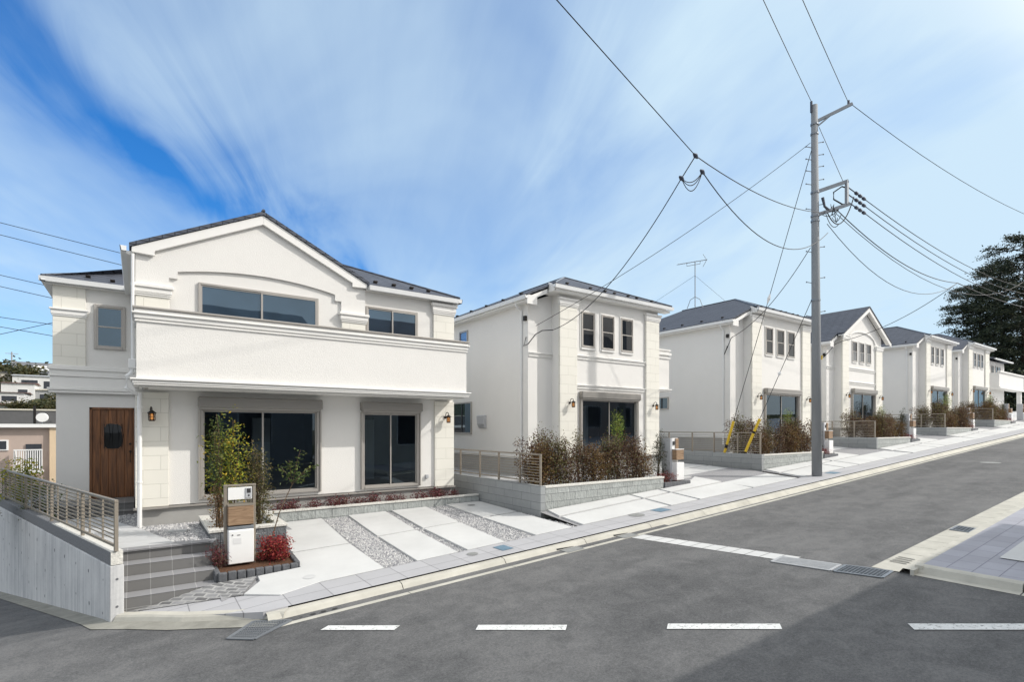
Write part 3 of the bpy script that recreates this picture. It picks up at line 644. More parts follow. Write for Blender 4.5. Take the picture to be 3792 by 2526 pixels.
# roofs
r = MB(K)
def hiproof(mb, x0, x1, y0, y1, z, p):
    h = (x1-x0)/2; xm = (x0+x1)/2; zr = z+p*h
    hip_slab(mb, [(x0, y0, z), (x1, y0, z), (xm, y0+h, zr)]); hip_slab(mb, [(x1, y0, z), (x1, y1, z), (xm, y1-h, zr), (xm, y0+h, zr)])
    hip_slab(mb, [(x1, y1, z), (x0, y1, z), (xm, y1-h, zr)]); hip_slab(mb, [(x0, y1, z), (x0, y0, z), (xm, y0+h, zr), (xm, y1-h, zr)])
    return zr
hip_slab(r, [(4.72, 12.80, 3.60), (7.30, 12.80, 3.60), (3.54, 16.56, 5.292), (2.3, 15.6, 4.86)])
hip_slab(r, [(7.30, 12.80, 3.60), (7.30, 21.2, 3.60), (3.54, 17.44, 5.292), (3.54, 16.56, 5.292)]); hip_slab(r, [(7.30, 21.2, 3.60), (-.22, 21.2, 3.60), (3.54, 17.44, 5.292)])
hip_slab(r, [(-.22, 21.2, 3.60), (-.22, 17.0, 3.60), (2.3, 15.6, 4.73), (3.54, 16.56, 5.292), (3.54, 17.44, 5.292)])
hiproof(r, -1.90, 3.4, 16.74, 21.3, 3.645, .45)
for sgn in (-1, 1):
    e = 2.28+sgn*2.44
    hip_slab(r, [(2.28, 12.83, 4.86), (e, 12.83, 4.86-.49*2.44), (e, 17.5, 4.86-.49*2.44), (2.28, 17.5, 4.86)], .075)
ro = r.build('roof', 'roof_tile', H1)
v = MB(K)
v.tube([(7.30, 12.80, 3.61), (3.54, 16.56, 5.30)], .035, 6); v.tube([(-1.90, 16.74, 3.655), (.4, 19.04, 4.70)], .035, 6); v.tube([(2.28, 12.83, 4.87), (2.28, 17.5, 4.87)], .04, 6); v.build('ridge_cap', 'roof_tile', ro)
v = MB(K)
for sgn in (-1, 1):
    P = [(2.28, 4.775), (2.28+sgn*2.40, 4.775-.49*2.40), (2.28+sgn*2.40, 4.775-.49*2.40-.10), (2.28+sgn*2.02, 4.775-.49*2.02-.20-.10), (2.28+sgn*2.02, 4.775-.49*2.02-.205), (2.28, 4.57)]
    v.prism([(x, 12.86, z) for x, z in P], (0, .07, 0))
v.build('bargeboard', 'trim', ro, bevel=.006)
for b6 in ((4.66, 7.26, 12.90, 13.0, 3.46, 3.53), (-.20, -.065, 12.95, 16.8, 3.46, 3.53), (7.19, 7.28, 13.003, 21, 3.46, 3.53), (-1.86, -.1, 16.84, 17.0, 3.50, 3.57), (-1.86, -1.7, 17.003, 21, 3.50, 3.57)):
    v = MB(K); v.box(*b6); v.build('eave_soffit', 'trim', ro)
snow_guards(ro, K, [(4.95, 13.05, 3.72), (5.45, 13.05, 3.72), (5.95, 13.05, 3.72), (6.45, 13.05, 3.72), (-1.05, 17.1, 3.82), (-.55, 16.95, 3.75)])
gutter(H1, K, (4.70, 12.85, 3.46), (7.34, 12.85, 3.46), (0, -1, 0)); gutter(H1, K, (-1.95, 16.82, 3.53), (-.10, 16.82, 3.53), (0, -1, 0))
gutter(H1, K, (-.20, 12.80, 3.47), (-.20, 20, 3.47), (-1, 0, 0)); gutter(H1, K, (-1.83, 16.72, 3.53), (-1.83, 20, 3.53), (-1, 0, 0)); gutter(H1, K, (7.25, 12.75, 3.46), (7.25, 20, 3.46), (1, 0, 0))
pipe(H1, K, [(-.10, 12.82, 3.45), (-.10, 12.82, 1.35)], .028)
q = MB(K); q.box(-.17, -.05, 12.74, 12.88, 1.17, 1.36); q.build('rain_hopper', 'white_metal', H1, bevel=.01)
pipe(H1, K, [(-.11, 12.80, 1.17), (-.115, 12.80, 1.10), (-.19, 12.76, 1.02), (-.20, 12.76, .78), (-.10, 12.78, .70), (.01, 12.80, .66)], .034)
pipe(H1, K, [(.012, 12.80, .70), (.012, 12.80, -2.0)], .040, (.4, -1.1))
# porch
P1 = thing('porch', (-.6, 17.2, -2.2), 'dark tiled porch slab with one step below the plank door', 'porch')
q = MB(); q.box(-1.68, -.10, 16.35, 17.65, -2.35, -1.90); q.build('tile_riser', 'tile_grey', P1, bevel=.004); q = MB(); q.box(-1.70, -.10, 16.33, 17.62, -1.895, -1.875); q.build('tile_tread', 'tile_grey', P1)
q = MB(); q.box(-1.70, -.10, 15.95, 16.33, -2.35, -2.05); q.build('tile_riser', 'tile_grey', P1); q = MB(); q.box(-1.72, -.10, 15.93, 16.33, -2.045, -2.03); q.build('tile_tread', 'tile_grey', P1)

# ------------------------------------------------------------------ retaining wall, railing, steps
RW = thing('retaining_wall', (WC[0], WC[1], -2.8), 'grey board-marked concrete retaining wall falling away at the left edge, rough stone coping', 'retaining wall')
def wp(t, o, z): return (WC[0]+WD[0]*t+.961*o, WC[1]+WD[1]*t+.276*o, z)     # along the wall, inwards, height
q = MB(); N = 26
for a, b in zip([0, 3.98, 8.2, 13, 18, 23], [3.97, 8.19, 12.99, 17.99, 22.99, 27]):
    pts = [wp(a, 0, -3.2-.15*a), wp(b, 0, -3.2-.15*b), wp(b, 0, -2.0), wp(a, 0, -2.0)]; q.prism(pts, (.961*.17, .276*.17, 0))
q.build('wall_face', 'wall_concrete', RW, bevel=.008)
rnd = random.Random(4); q = MB()
for i in range(26):
    for zz in (-2.25, -2.75, -3.25):
        t = .35+i*.75+rnd.uniform(-.04, .04)
        if zz < -2.72-.148*t or t > 12: continue
        a = 2*math.pi/8; rr = .020*rnd.uniform(.6, 1.4)
        q.face([(WC[0]+WD[0]*(t+rr*math.cos(k*a))-.0015*.961, WC[1]+WD[1]*(t+rr*math.cos(k*a))-.0015*.276, zz+rnd.uniform(0, .002)+1.3*rr*math.sin(k*a)) for k in range(8)])
for zz in (-2.2, -2.6):
    q.tube([(WC[0]+.085*.961+k*.0, WC[1]+.085*.276-.001, zz) for k in (0,)]+[(WC[0]+.085*.961+.001, WC[1]+.085*.276-.004, zz)], .018, 8)
q.build('tie_hole', 'far_roof_grey', RW)
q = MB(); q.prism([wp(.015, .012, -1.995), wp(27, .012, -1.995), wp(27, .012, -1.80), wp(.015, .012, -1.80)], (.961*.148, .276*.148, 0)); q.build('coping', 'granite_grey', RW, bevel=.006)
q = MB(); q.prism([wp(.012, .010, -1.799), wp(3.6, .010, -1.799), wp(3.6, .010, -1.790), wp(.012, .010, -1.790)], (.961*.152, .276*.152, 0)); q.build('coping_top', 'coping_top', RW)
q = MB(); q.prism([wp(.013, .011, -1.99), wp(.013, .159, -1.99), wp(.013, .159, -1.801), wp(.013, .011, -1.801)], (WD[0]*-.01, WD[1]*-.01, 0)); q.build('coping_end', 'coping_rock', RW)
FN = thing('railing', wp(0, .06, -1.79), 'bronze aluminium railing with nine thin horizontal bars on the concrete retaining wall', 'railing')
posts = [0, 1.78, 3.97, 6.4, 8.9, 11.4, 13.9]
for t in posts:
    q = MB(); q.box(*[0]*6) if False else q.prism([wp(t-.025, .05, -1.79), wp(t+.025, .05, -1.79), wp(t+.025, .05, -1.08), wp(t-.025, .05, -1.08)], (.961*.045, .276*.045, 0)); q.build('post', 'fence_metal', FN)
q = MB(); q.obox(wp(-.03, .07, -1.065), wp(13.9, .07, -1.065), .05, .04); q.build('top_rail', 'fence_metal', FN, bevel=.006)
q = MB(); q.obox(wp(.0, .07, -1.715), wp(13.9, .07, -1.715), .03, .035); q.build('bottom_rail', 'fence_metal', FN)
for i in range(9):
    q = MB(); z = -1.135-.060*i; q.obox(wp(0, .062, z), wp(13.9, .062, z), .012, .016); q.build('bar', 'fence_metal', FN)
for t in (.70, 1.42, 2.15, 2.9, 3.55, 4.4, 5.1, 5.9, 6.9, 7.7, 8.4, 9.4, 10.2, 11, 11.9, 12.7, 13.4):
    q = MB(); q.obox(wp(t, .085, -1.7), wp(t, .085, -1.08), .022, .03, (WD[0], WD[1], 0)); q.build('baluster', 'fence_metal', FN)
ST = thing('entrance_steps', (.45, 10.0, -2.7), 'four grey tiled entrance steps between the retaining wall and the stone planter', 'steps')
yn = [9.70, 10.02, 10.34, 10.66]; zn = [-2.53, -2.355, -2.18, -2.005]
for i in range(4):
    x0 = wp((yn[i]-WC[1])/WD[1], .17, 0)[0]+.01; x0b = x0-.1
    q = MB(); q.box(x0, 1.03, yn[i], yn[i]+(.315 if i < 3 else .22), -2.95, zn[i]-.012); q.build('riser', 'tile_grey', ST, bevel=.004)
    q = MB(); q.box(x0-.005, 1.032, yn[i]-.006, yn[i]+(.31 if i < 3 else .22), zn[i]-.0115, zn[i]); q.build('tread', 'tile_tread', ST, bevel=.004)
# ------------------------------------------------------------------ planter, post box, low wall
PL = thing('stone_planter', (1.7, 10.4, -2.5), 'grey split-stone planter with a low sett edging beside the steps', 'planter')
q = MB(); q.box(1.05, 1.22, 11.0, 13.0, -2.7, -1.93); q.box(1.22, 2.37, 11.0, 11.17, -2.7, -1.93); q.box(2.20, 2.37, 11.17, 13.0, -2.7, -1.93); q.build('stone_wall', 'stone_split', PL, bevel=.01)
q = MB(); q.box(1.03, 1.23, 10.98, 13.0, -1.93, -1.875); q.box(1.23, 2.39, 10.98, 11.18, -1.93, -1.875); q.box(2.19, 2.39, 11.18, 13.0, -1.93, -1.875); q.build('coping', 'coping_rock', PL, bevel=.008)
q = MB(); q.face([(1.22, 11.17, -1.97), (2.2, 11.17, -1.97), (2.2, 13, -1.97), (1.22, 13, -1.97)]); q.build('soil', 'bed_gravel', PL)
rnd = random.Random(9)
def sett(name, p0, p1, n, h, mb):
    for i in range(n):
        a, b = Vector(p0).lerp(Vector(p1), (i+.04)/n), Vector(p0).lerp(Vector(p1), (i+.96)/n); zb = min(lot1(a.x, a.y), -2.3)-.08
        mb.obox((a.x, a.y, (a.z+zb)/2), (b.x, b.y, (b.z+zb)/2), .085+rnd.uniform(-.006, .006), (a.z-zb)+rnd.uniform(-.012, .012))
q = MB(); sett('s', (1.05, 9.78, -2.38), (2.30, 9.80, -2.385), 9, .2, q); sett('s', (1.05, 9.80, -2.38), (1.05, 10.98, -2.36), 7, .2, q); sett('s', (2.30, 9.82, -2.38), (2.36, 10.98, -2.34), 8, .1, q)
q.build('sett_edging', 'stone_edge', PL, bevel=.012)
q = MB(); q.face([(1.07, 9.8, -2.41), (2.29, 9.82, -2.42), (2.34, 11.0, -2.38), (1.07, 11.0, -2.38)]); q.build('soil', 'soil', PL)
def mail_post(loc, label, group):
    x, y, z = loc; t = thing('mail_post', loc, label, 'mail post', group); w = .50
    for s in (0, w-.045):
        q = MB(); q.box(x+s, x+s+.045, y, y+.06, z, z+1.42); q.build('post', 'fence_metal', t, bevel=.004)
        q = MB(); q.box(x+s+(.05 if s == 0 else -.035), x+s+(.08 if s == 0 else -.005), y+.03, y+.06, z, z+1.40); q.build('post', 'fence_metal', t)
    q = MB(); q.box(x-.004, x+w+.004, y-.004, y+.064, z+1.421, z+1.455); q.build('top_rail', 'fence_metal', t, bevel=.004)
    q = MB(); q.box(x+.06, x+w-.06, y-.005, y+.05, z+1.19, z+1.405); n = q.build('name_panel', 'white_metal', t, bevel=.004)
    q = MB(); q.box(x+w-.165, x+w-.065, y-.022, y-.006, z+1.21, z+1.39); i_ = q.build('intercom', 'meter_grey', n, bevel=.004)
    q = MB(); q.box(x+w-.145, x+w-.085, y-.026, y-.0225, z+1.30, z+1.375); q.tube([(x+w-.115, y-.0225, z+1.255), (x+w-.115, y-.027, z+1.255)], .016, 10)
    q.build('intercom_button', 'grille_dark', n)
    q = MB(); q.box(x+.05, x+w-.05, y-.10, y+.14, z+.755, z+1.09); b = q.build('mail_box', 'mail_wood', t, bevel=.008)
    q = MB(); q.box(x+.048, x+w-.048, y-.105, y+.14, z+1.0905, z+1.115); q.build('mail_box_lid', 'fence_metal', b)
    q = MB(); q.box(x+.05, x+w-.05, y-.13, y+.20, z+.09, z+.68); b = q.build('delivery_box', 'white_metal', t, bevel=.012)
    q = MB(); q.box(x+.058, x+w-.058, y-.142, y-.131, z+.10, z+.665); q.build('box_door', 'white_metal', b, bevel=.006)
    q = MB(); q.box(x+.05, x+w-.05, y-.12, y+.19, z+.682, z+.735); q.build('box_hood', 'galv', b, bevel=.006)
    q = MB(); q.box(x+.12, x+.25, y-.1455, y-.1425, z+.44, z+.545); q.build('notice_label', 'sticker', b)
    q = MB(); q.tube([(x+.115, y-.1425, z+.60), (x+.115, y-.15, z+.60)], .012, 8); q.build('lock', 'grille_dark', b)
    q = MB(); q.box(x+.185, x+.235, y-.147, y-.1425, z+.585, z+.597); q.build('handle', 'grille_dark', b)
    return t
MP = mail_post((1.20, 10.3, -2.45), 'nearest mail post, wooden mail box above big white delivery box, in the stone planter', 'mail posts before the houses')
LW = thing('low_block_wall', (5.3, 13.1, -2.2), 'low split-face block wall under the big windows of the corner house', 'block wall')
q = MB(); q.box(2.38, 8.12, 13.12, 13.24, -2.5, -1.985); q.build('block_face', 'block_split', LW)
q = MB(); q.box(2.38, 8.12, 13.10, 13.26, -1.984, -1.935); q.build('coping', 'coping_rock', LW, bevel=.008)
g = MB(); g.box(2.36, 8.12, 13.25, 13.60, -2.3, -2.0); struct(g.build('soil', 'soil'))

# ------------------------------------------------------------------ the other white houses up the street
def house(k, V, xc, pl, pr, zb, zpt, zpt2, wx, wz, sh, shz, gx, zg, label, belts=None, gable=None, balc=None, side=(), lamps=True, zr_drop=.40, ds=True, ri=1.0, meter=True):
    H = thing('white_house', (xc*k, V*k, zb*k), label, 'house', 'white houses along the rising street')
    yp = V+.35; D_ = 8.0; ze = zg-.19
    zl = ((zg-.45*(gx[0]-xc+.33)) if not gable else gable[1]-gable[2]*(gable[0]-xc+.33))-.23      # the left eave sits lower than the front one
    w = MB(k)
    w.panel_y(pl[0], pr[1], zb, ze, V, holes=[(sh[0]+.06, sh[1]-.06, shz[0]+.02, shz[1]-.04)])
    w.face([(pl[0], V, zb), (pl[0], V, ze), (pl[0], V+D_, ze), (pl[0], V+D_, zb)]); w.face([(pr[1], V, zb), (pr[1], V+D_, zb), (pr[1], V+D_, ze), (pr[1], V, ze)])
    w.face([(pl[0], V+D_, zb), (pl[0], V+D_, ze), (pr[1], V+D_, ze), (pr[1], V+D_, zb)])
    w.face([(xc, yp, zb), (pl[0], yp, zb), (pl[0], yp, ze), (xc, yp, zl+.06)])
    w.face([(xc, yp, zb), (xc, yp, zl+.06), (xc, yp+D_, zl+.06), (xc, yp+D_, zb)]); w.face([(xc, yp+D_, zb), (xc, yp+D_, zl+.06), (pl[0], yp+D_, ze), (pl[0], yp+D_, zb)])
    if gable:
        gm_, gap, gs = gable; w.face([(pl[0], V, ze), (pr[1], V, ze), (pr[1], V, gap-gs*(pr[1]-gm_)-.2), (gm_, V, gap-.2), (pl[0], V, gap-gs*(gm_-pl[0])-.2)])
    w.build('wall', 'stucco', H)
    f = MB(k); f.box(xc+.03, pl[0]-.003, yp+.03, yp+D_, zb-.9, zb-.002); f.box(pl[0], pr[1]-.03, V+.03, V+D_, zb-.9, zb-.002); f.build('foundation', 'foundation', H)
    f = MB(k); f.box(pl[0]-.02, pr[1]+.02, V-.06, V+.02, zb-.04, zb-.001); f.build('base_trim', 'bronze', H)
    for a, b, zt in ((pl[0], pl[1], zpt), (pr[0], pr[1], zpt2)):
        p = MB(k); p.box(a, b, V-.075, V-.003, zb, zt-.27); p.build('pilaster', 'pilaster_tile', H, bevel=.006)
        cornice(H, k, a, b, V-.075, [(zt-.27, zt-.23, .02), (zt-.23, zt-.19, .035), (zt-.19, zt-.07, .045), (zt-.07, zt, .075)], name='capital', side=V-.003)
    if belts:
        for z in belts:
            P = [(z-.14, z-.115, .035), (z-.115, z-.07, .025), (z-.07, z-.03, .045), (z-.03, z, .07)]
            cornice(H, k, pl[1]+.002, pr[0]-.002, V, P, ends=False, name='belt_moulding')
        z = belts[0]; cornice(H, k, xc, pl[0]-.002, yp, [(z-.14, z-.115, .035), (z-.115, z-.07, .025), (z-.07, z-.03, .045), (z-.03, z, .07)], ends=False, name='belt_moulding')
    if gable:                                           # arch moulding
        a = MB(k); c = (pl[1]+pr[0])/2; hw = (pr[0]-pl[1])/2-.02; z0 = wz[1]+.02; pts = [(c-hw+2*hw*i/16, V-.03, z0+.58*math.sqrt(max(0, 1-((i-8)/8)**2))*1.0) for i in range(17)]
        for p, q in zip(pts, pts[1:]): a.obox(p, q, .06, .06)
        a.build('arch_moulding', 'trim', H)
    for a, b in wx: window(H, k, a, b, wz[0], wz[1], V, 'hung', 'glass_dark', fw=.04, surround=True, lab='blinds' if gable else None)
    room(H, k, sh[0]+.06, sh[1]-.06, shz[0]+.02, shz[1]-.04, V, 2.2)
    window(H, k, sh[0]+.06, sh[1]-.06, shz[0], shz[1]-.03, V, 'slide', 'glass_clear', inset=True, box=(sh[0], sh[1], shz[1]-.03, shz[1]+.20), fw=.055, proud=.08)
    if lamps:
        wall_lamp(H, k, (pl[0]+pl[1])/2+.05, shz[1]-.22, V-.075); wall_lamp(H, k, (pr[0]+pr[1])/2+.02, shz[1]-.22, V-.075)
    # roof
    r = MB(k); y0 = V-.32; xm = (gx[0]+gx[1])/2; h = xm-gx[0]; P = .45; lx = xc-.33; dl = gx[0]-lx; y1 = V+D_+.4
    if not gable:
        zr = zg+P*h; yr = y0+h; yb = max(yr+.5, y1-h)
        hip_slab(r, [(gx[0], y0, zg), (gx[1], y0, zg), (xm, yr, zr), (gx[0], y0+.001, zg)] if False else [(gx[0], y0, zg), (gx[1], y0, zg), (xm, yr, zr)])
        hip_slab(r, [(lx, yp-.33, zg-P*dl), (gx[0]+(yp-.33-y0), yp-.33, zg+P*(yp-.33-y0)), (xm, yr, zr), (xm, yb, zr), (lx, y1, zg-P*dl)])
        hip_slab(r, [(gx[1], y0, zg), (gx[1], y1, zg), (xm, yb, zr), (xm, yr, zr)]); hip_slab(r, [(gx[1], y1, zg), (lx, y1, zg-P*dl), (xm, yb, zr)])
        ro = r.build('roof', 'roof_tile', H)
        v = MB(k); v.tube([(gx[0]+.12, y0+.12, zg+.055), (xm, yr, zr+.01)], .032, 6); v.build('hip_cap', 'galv', ro); v = MB(k); v.tube([(xm, yr, zr+.01), (gx[1], y0, zg+.01)], .03, 6); v.tube([(xm, yr, zr+.01), (xm, yb, zr+.01)], .03, 6); v.build('ridge_cap', 'roof_tile', ro)
        gutter(H, k, (gx[0]-.02, y0+.04, zg-.15), (gx[1]+.03, y0+.04, zg-.15), (0, -1, 0))
        v = MB(k); v.box(gx[0]+.06, gx[1]-.05, y0+.06, V-.006, zg-.235, zg-.155); v.box(gx[0]+.06, pl[0]-.003, V-.0055, yp-.003, zg-.235, zg-.155); v.prism([(gx[0]+.04, y0+.06, zg-.22), (gx[0]+.04, yp-.3, zg-.22), (gx[0]+.04, yp-.3, zg+P*(yp-.3-y0)-.075), (gx[0]+.04, y0+.06, zg-.06)], (.05, 0, 0)); v.build('eave_soffit', 'trim', ro)
        snow_guards(ro, k, [(gx[0]+(gx[1]-gx[0])*t, y0+.22, zg+.10) for t in (.12, .30, .42, .50, .62, .70, .84)])
        snow_guards(ro, k, [(lx+.35, yp+.4+i*1.05, zg-P*dl+.35*P) for i in range(6)])
    else:
        gm_, gap, gs = gable
        for sg in (-1, 1):
            e = gx[0] if sg < 0 else gx[1]; ze_ = gap-gs*abs(e-gm_)
            hip_slab(r, [(gm_, y0, gap), (e, y0, ze_), (e, y1, ze_), (gm_, y1, gap)])
        e = gx[0]; z1 = gap-gs*abs(e-gm_); hip_slab(r, [(e, yp-.3, z1-.004), (lx, yp-.3, z1-gs*dl), (lx, y1, z1-gs*dl), (e, y1, z1-.004)])
        ro = r.build('roof', 'roof_tile', H)
        v = MB(k)
        for sg in (-1, 1):
            e = gx[0] if sg < 0 else gx[1]; ze_ = gap-gs*abs(e-gm_)
            v.prism([(gm_, y0+.03, gap-.085), (e, y0+.03, ze_-.085), (e, y0+.03, ze_-.30), (gm_, y0+.03, gap-.30)], (0, .06, 0)); v.prism([(gm_, y0+.091, gap-.12), (e, y0+.091, ze_-.12), (e, y0+.091, ze_-.16), (gm_, y0+.091, gap-.16)], (0, V-y0-.1, 0))
        v.build('bargeboard', 'trim', ro)
        zg = z1+.06; snow_guards(ro, k, [(lx+.4, yp+.5+i*1.1, z1-gs*(dl-.4)+.05) for i in range(6)]); P = gs
    zle = (zg-P*dl) if not gable else z1-gs*dl
    gutter(H, k, (lx+.06, yp-.33, zle-.15), (lx+.06, y1, zle-.15), (-1, 0, 0))
    v = MB(k); v.box(lx+.06, xc-.003, yp-.29, y1-.05, zle-.21, zle-.155); v.box(lx+.06, lx+.45, yp-.32, yp-.295, zle-.30, zle-.02); v.prism([(lx+.10, yp-.31, zle-.08), (gx[0]-.003, yp-.31, zle-.08+P*(dl-.1)), (gx[0]-.003, yp-.31, zle-.22+P*(dl-.1)), (lx+.10, yp-.31, zle-.22)], (0, .05, 0)); v.build('eave_board', 'trim', ro)
    pipe(H, k, [(lx+.06, yp+.30, zle-.14), (lx+.06, yp+.30, zle-.26), (xc-.05, yp+.30, zle-.42), (xc-.05, yp+.30, zb-.3)], .035, (zb+1.0, zb+2.6))
    if meter:
        m = MB(k); m.box(xc-.09, xc-.003, yp+.05, yp+.15, zle-.75, zle-.60); m.build('cable_bracket', 'iron', H)
    if balc:
        bx0, bx1, by0, by1, bz0, bz1 = balc; b = MB(k); b.box(bx0, bx1, by0, by1, bz0, bz1); ba = b.build('balcony', 'stucco', H)
        b = MB(k)
        for z0, z1_, p in ((bz0-.10, bz0-.04, .04), (bz0-.04, bz0, .08), (bz1-.34, bz1-.28, .04), (bz1-.20, bz1-.10, .07), (bz1-.02, bz1+.03, .05)): b.box(bx0+.001, bx1+p, by0-p, by1, z0, z1_)
        b.build('cornice', 'trim', ba)
    for s in side:
        kind, y0_, y1_, z0_, z1_ = s
        if kind == 'win':
            f = MB(k)
            for q in ((y0_, y0_+.05, z0_, z1_), (y1_-.05, y1_, z0_, z1_), (y0_+.05, y1_-.05, z0_, z0_+.05), (y0_+.05, y1_-.05, z1_-.05, z1_)): f.box(xc-.045, xc-.002, q[0], q[1], q[2], q[3])
            fo = f.build('window', 'bronze', H); g_ = MB(k); g_.face([(xc-.012, y0_+.04, z0_+.04), (xc-.012, y0_+.04, z1_-.04), (xc-.012, y1_-.04, z1_-.04), (xc-.012, y1_-.04, z0_+.04)]); g_.build('pane', 'glass_sky' if z0_ > 2 else 'glass_upper', fo)
            if z0_ < 2: s_ = MB(k); s_.box(xc-.03, xc-.011, (y0_+y1_)/2-.03, (y0_+y1_)/2+.03, z0_+.05, z1_-.05); s_.build('sash', 'sash_black', fo)
        if kind == 'vent':
            v = MB(k); v.prism([(xc-.003, y0_, z1_), (xc-.15, y0_, z1_-.03), (xc-.13, y0_, z0_+.14), (xc-.06, y0_, z0_), (xc-.003, y0_, z0_)], (0, y1_-y0_, 0)); v.build('vent_hood', 'meter_grey', H, bevel=.01)
    return H
KH = 1.0156
H2 = house(1.0, 13, 10.10, (11.07, 11.82), (15.24, 15.97), -1.0, 4.22, 4.22, [(12.05, 12.66), (12.98, 13.61), (13.94, 14.57)], (2.70, 3.90), (11.95, 14.83), (-.95, 1.02), (10.65, 16.40), 4.57,
      'white house with moulded belts, three narrow windows and hip roof, behind the nearest brown hedge', belts=(2.42, 1.44), balc=(15.98, 17.40, 13.6, 16.5, 1.55, 3.1),
      side=(('win', 17.08, 17.70, 3.1, 3.68), ('win', 16.8, 18.25, -.23, .97), ('vent', 15.80, 16.25, 0, .46)))
H3 = house(.984, 12.8, 20.96, (21.97, 22.76), (26.43, 27.23), -.45, 4.97, 5.0, [(23.15, 23.78), (24.12, 24.78), (25.10, 25.75)], (3.34, 4.58), (23.02, 26.16), (-.4, 1.60), (22.0, 27.50), 5.30,
      'plain white hip-roofed house carrying the television antenna, left of the utility pole', side=(('win', 16.4, 17.2, .9, 1.5),))
H4 = house(1.0, 12.8, 29.87, (30.76, 31.54), (35.11, 36.0), .0, 5.02, 4.75, [(32.06, 32.66), (32.98, 33.57), (33.89, 34.49)], (3.66, 4.79), (31.96, 35.02), (.05, 1.97), (30.40, 36.70), 5.10,
      'white house with a steep front gable and arch moulding, just right of the utility pole', belts=(3.30, 2.54), gable=(33.6, 6.86, .56), balc=(36.01, 37.6, 13.4, 16, 2.55, 4.4))
H5 = house(.97, 12.8, 42.13, (43.27, 44.05), (47.40, 48.38), .65, 6.05, 5.95, [(44.27, 44.85), (45.22, 45.82), (46.2, 46.83)], (4.42, 5.61), (44.18, 47.45), (.7, 2.68), (43.2, 48.9), 6.25,
      'plain white hip-roofed house directly beyond the gabled house', ds=True)
H6 = house(.97, 12.8, 51.55, (52.46, 53.39), (56.80, 57.89), 1.15, 6.40, 6.42, [(53.78, 54.4), (54.75, 55.4), (55.7, 56.34)], (4.83, 5.97), (53.60, 56.99), (1.2, 3.12), (52.6, 58.6), 6.65,
      'plain white hip-roofed house, last but one, in front of the far balcony house')
H7 = thing('white_house', (60, 12.8, 1.6), 'farthest white house, mostly hidden, with a projecting balcony beside the dark trees', 'house', 'white houses along the rising street')
w = MB(); w.panel_y(58.6, 63.2, 1.6, 5.7, 12.9); w.box(58.6, 63.2, 12.91, 19, 1.6, 5.7); w.build('wall', 'stucco_far', H7)
w = MB(); w.box(58.3, 66.4, 12.2, 12.9, 3.45, 4.62); w.build('balcony', 'stucco_far', H7)
w = MB(); w.box(58.2, 66.5, 12.1, 12.92, 3.30, 3.44); w.box(58.2, 66.5, 12.1, 12.3, 4.63, 4.75); w.build('balcony_trim', 'trim', H7)
w = MB(); w.box(65.9, 66.2, 12.3, 12.6, 1.4, 3.3); w.build('post', 'trim', H7)
r = MB(); hip_slab(r, [(58, 12.4, 5.85), (63.6, 12.4, 5.85), (60.8, 15.2, 6.6)]); hip_slab(r, [(63.6, 12.4, 5.85), (63.6, 19, 5.85), (60.8, 16.5, 6.6), (60.8, 15.2, 6.6)]); hip_slab(r, [(58, 19, 5.85), (58, 12.4, 5.85), (60.8, 15.2, 6.6), (60.8, 16.5, 6.6)]); r.build('roof', 'roof_tile', H7)
gutter(H7, 1, (58, 12.45, 5.72), (63.6, 12.45, 5.72), (0, -1, 0))
for a, b in ((59.0, 59.9), (60.3, 61.9)): window(H7, 1, a, b, 4.5, 5.35, 12.9, 'slide', 'glass_dark')

# ------------------------------------------------------------------ front gardens: block walls, fences, hedges
def blob_leaf_shrub(seed, h, r, nst, nl, sz, spread=.35, up0=.10, taper=.75, asp=.55, lean=0):
    rnd = random.Random(seed); st, lf = MB(), MB()
    for i in range(nst):
        a = rnd.uniform(0, 6.28); d = r*spread*rnd.random(); hh = h*rnd.uniform(.72, 1.0); p = Vector((d*math.cos(a)*.4, d*math.sin(a)*.4, 0)); pts = [p.copy()]
        n = 6
        for j in range(n):
            p = p+Vector((math.cos(a)*d*.35/n*2+rnd.gauss(0, r*.07)+lean*h/n, math.sin(a)*d*.35/n*2+rnd.gauss(0, r*.07), hh/n)); pts.append(p.copy())
        st.tube(pts, [.012*(1-.75*j/n)*max(1, h*.7) for j in range(n+1)], 4)
        for j in range(nl//nst):
            t = up0+(1-up0)*rnd.random()**.9; q = pts[min(n-1, int(t*n))].lerp(pts[min(n, int(t*n)+1)], t*n-int(t*n))
            rr = r*(1-taper*t**2.2)*(.35+.65*min(1, (t-up0+.12)*4)); a2 = rnd.uniform(0, 6.28); e = rr*rnd.random()**.6
            c = q+Vector((math.cos(a2)*e, math.sin(a2)*e, rnd.gauss(0, .05*h)))
            if rnd.random() < .10: st.tube([tuple(q), tuple(q.lerp(c, .6)+Vector((0, 0, .03))), tuple(c)], .004, 3, False)
            for _ in range(3): lf.leaf(c+Vector((rnd.gauss(0, sz*.8), rnd.gauss(0, sz*.8), rnd.gauss(0, sz*.8))), sz*rnd.uniform(.6, 1.3), asp, .4, rnd)
    return st, lf
def plant(name, base, label, cat, group, shape, leafm, stem='bark'):
    t = thing(name, base, label, cat, group); st, lf = shape
    off = lambda mb: [(v[0]+base[0], v[1]+base[1], v[2]+base[2]) for v in mb.v]
    a, b = MB(), MB(); a.v, a.f, a.m = off(st), st.f, st.m; b.v, b.f, b.m = off(lf), lf.f, lf.m
    a.build('stems', stem, t); b.build('foliage', leafm, t); return t
HP = []     # hedge plant prototypes, made at their first place
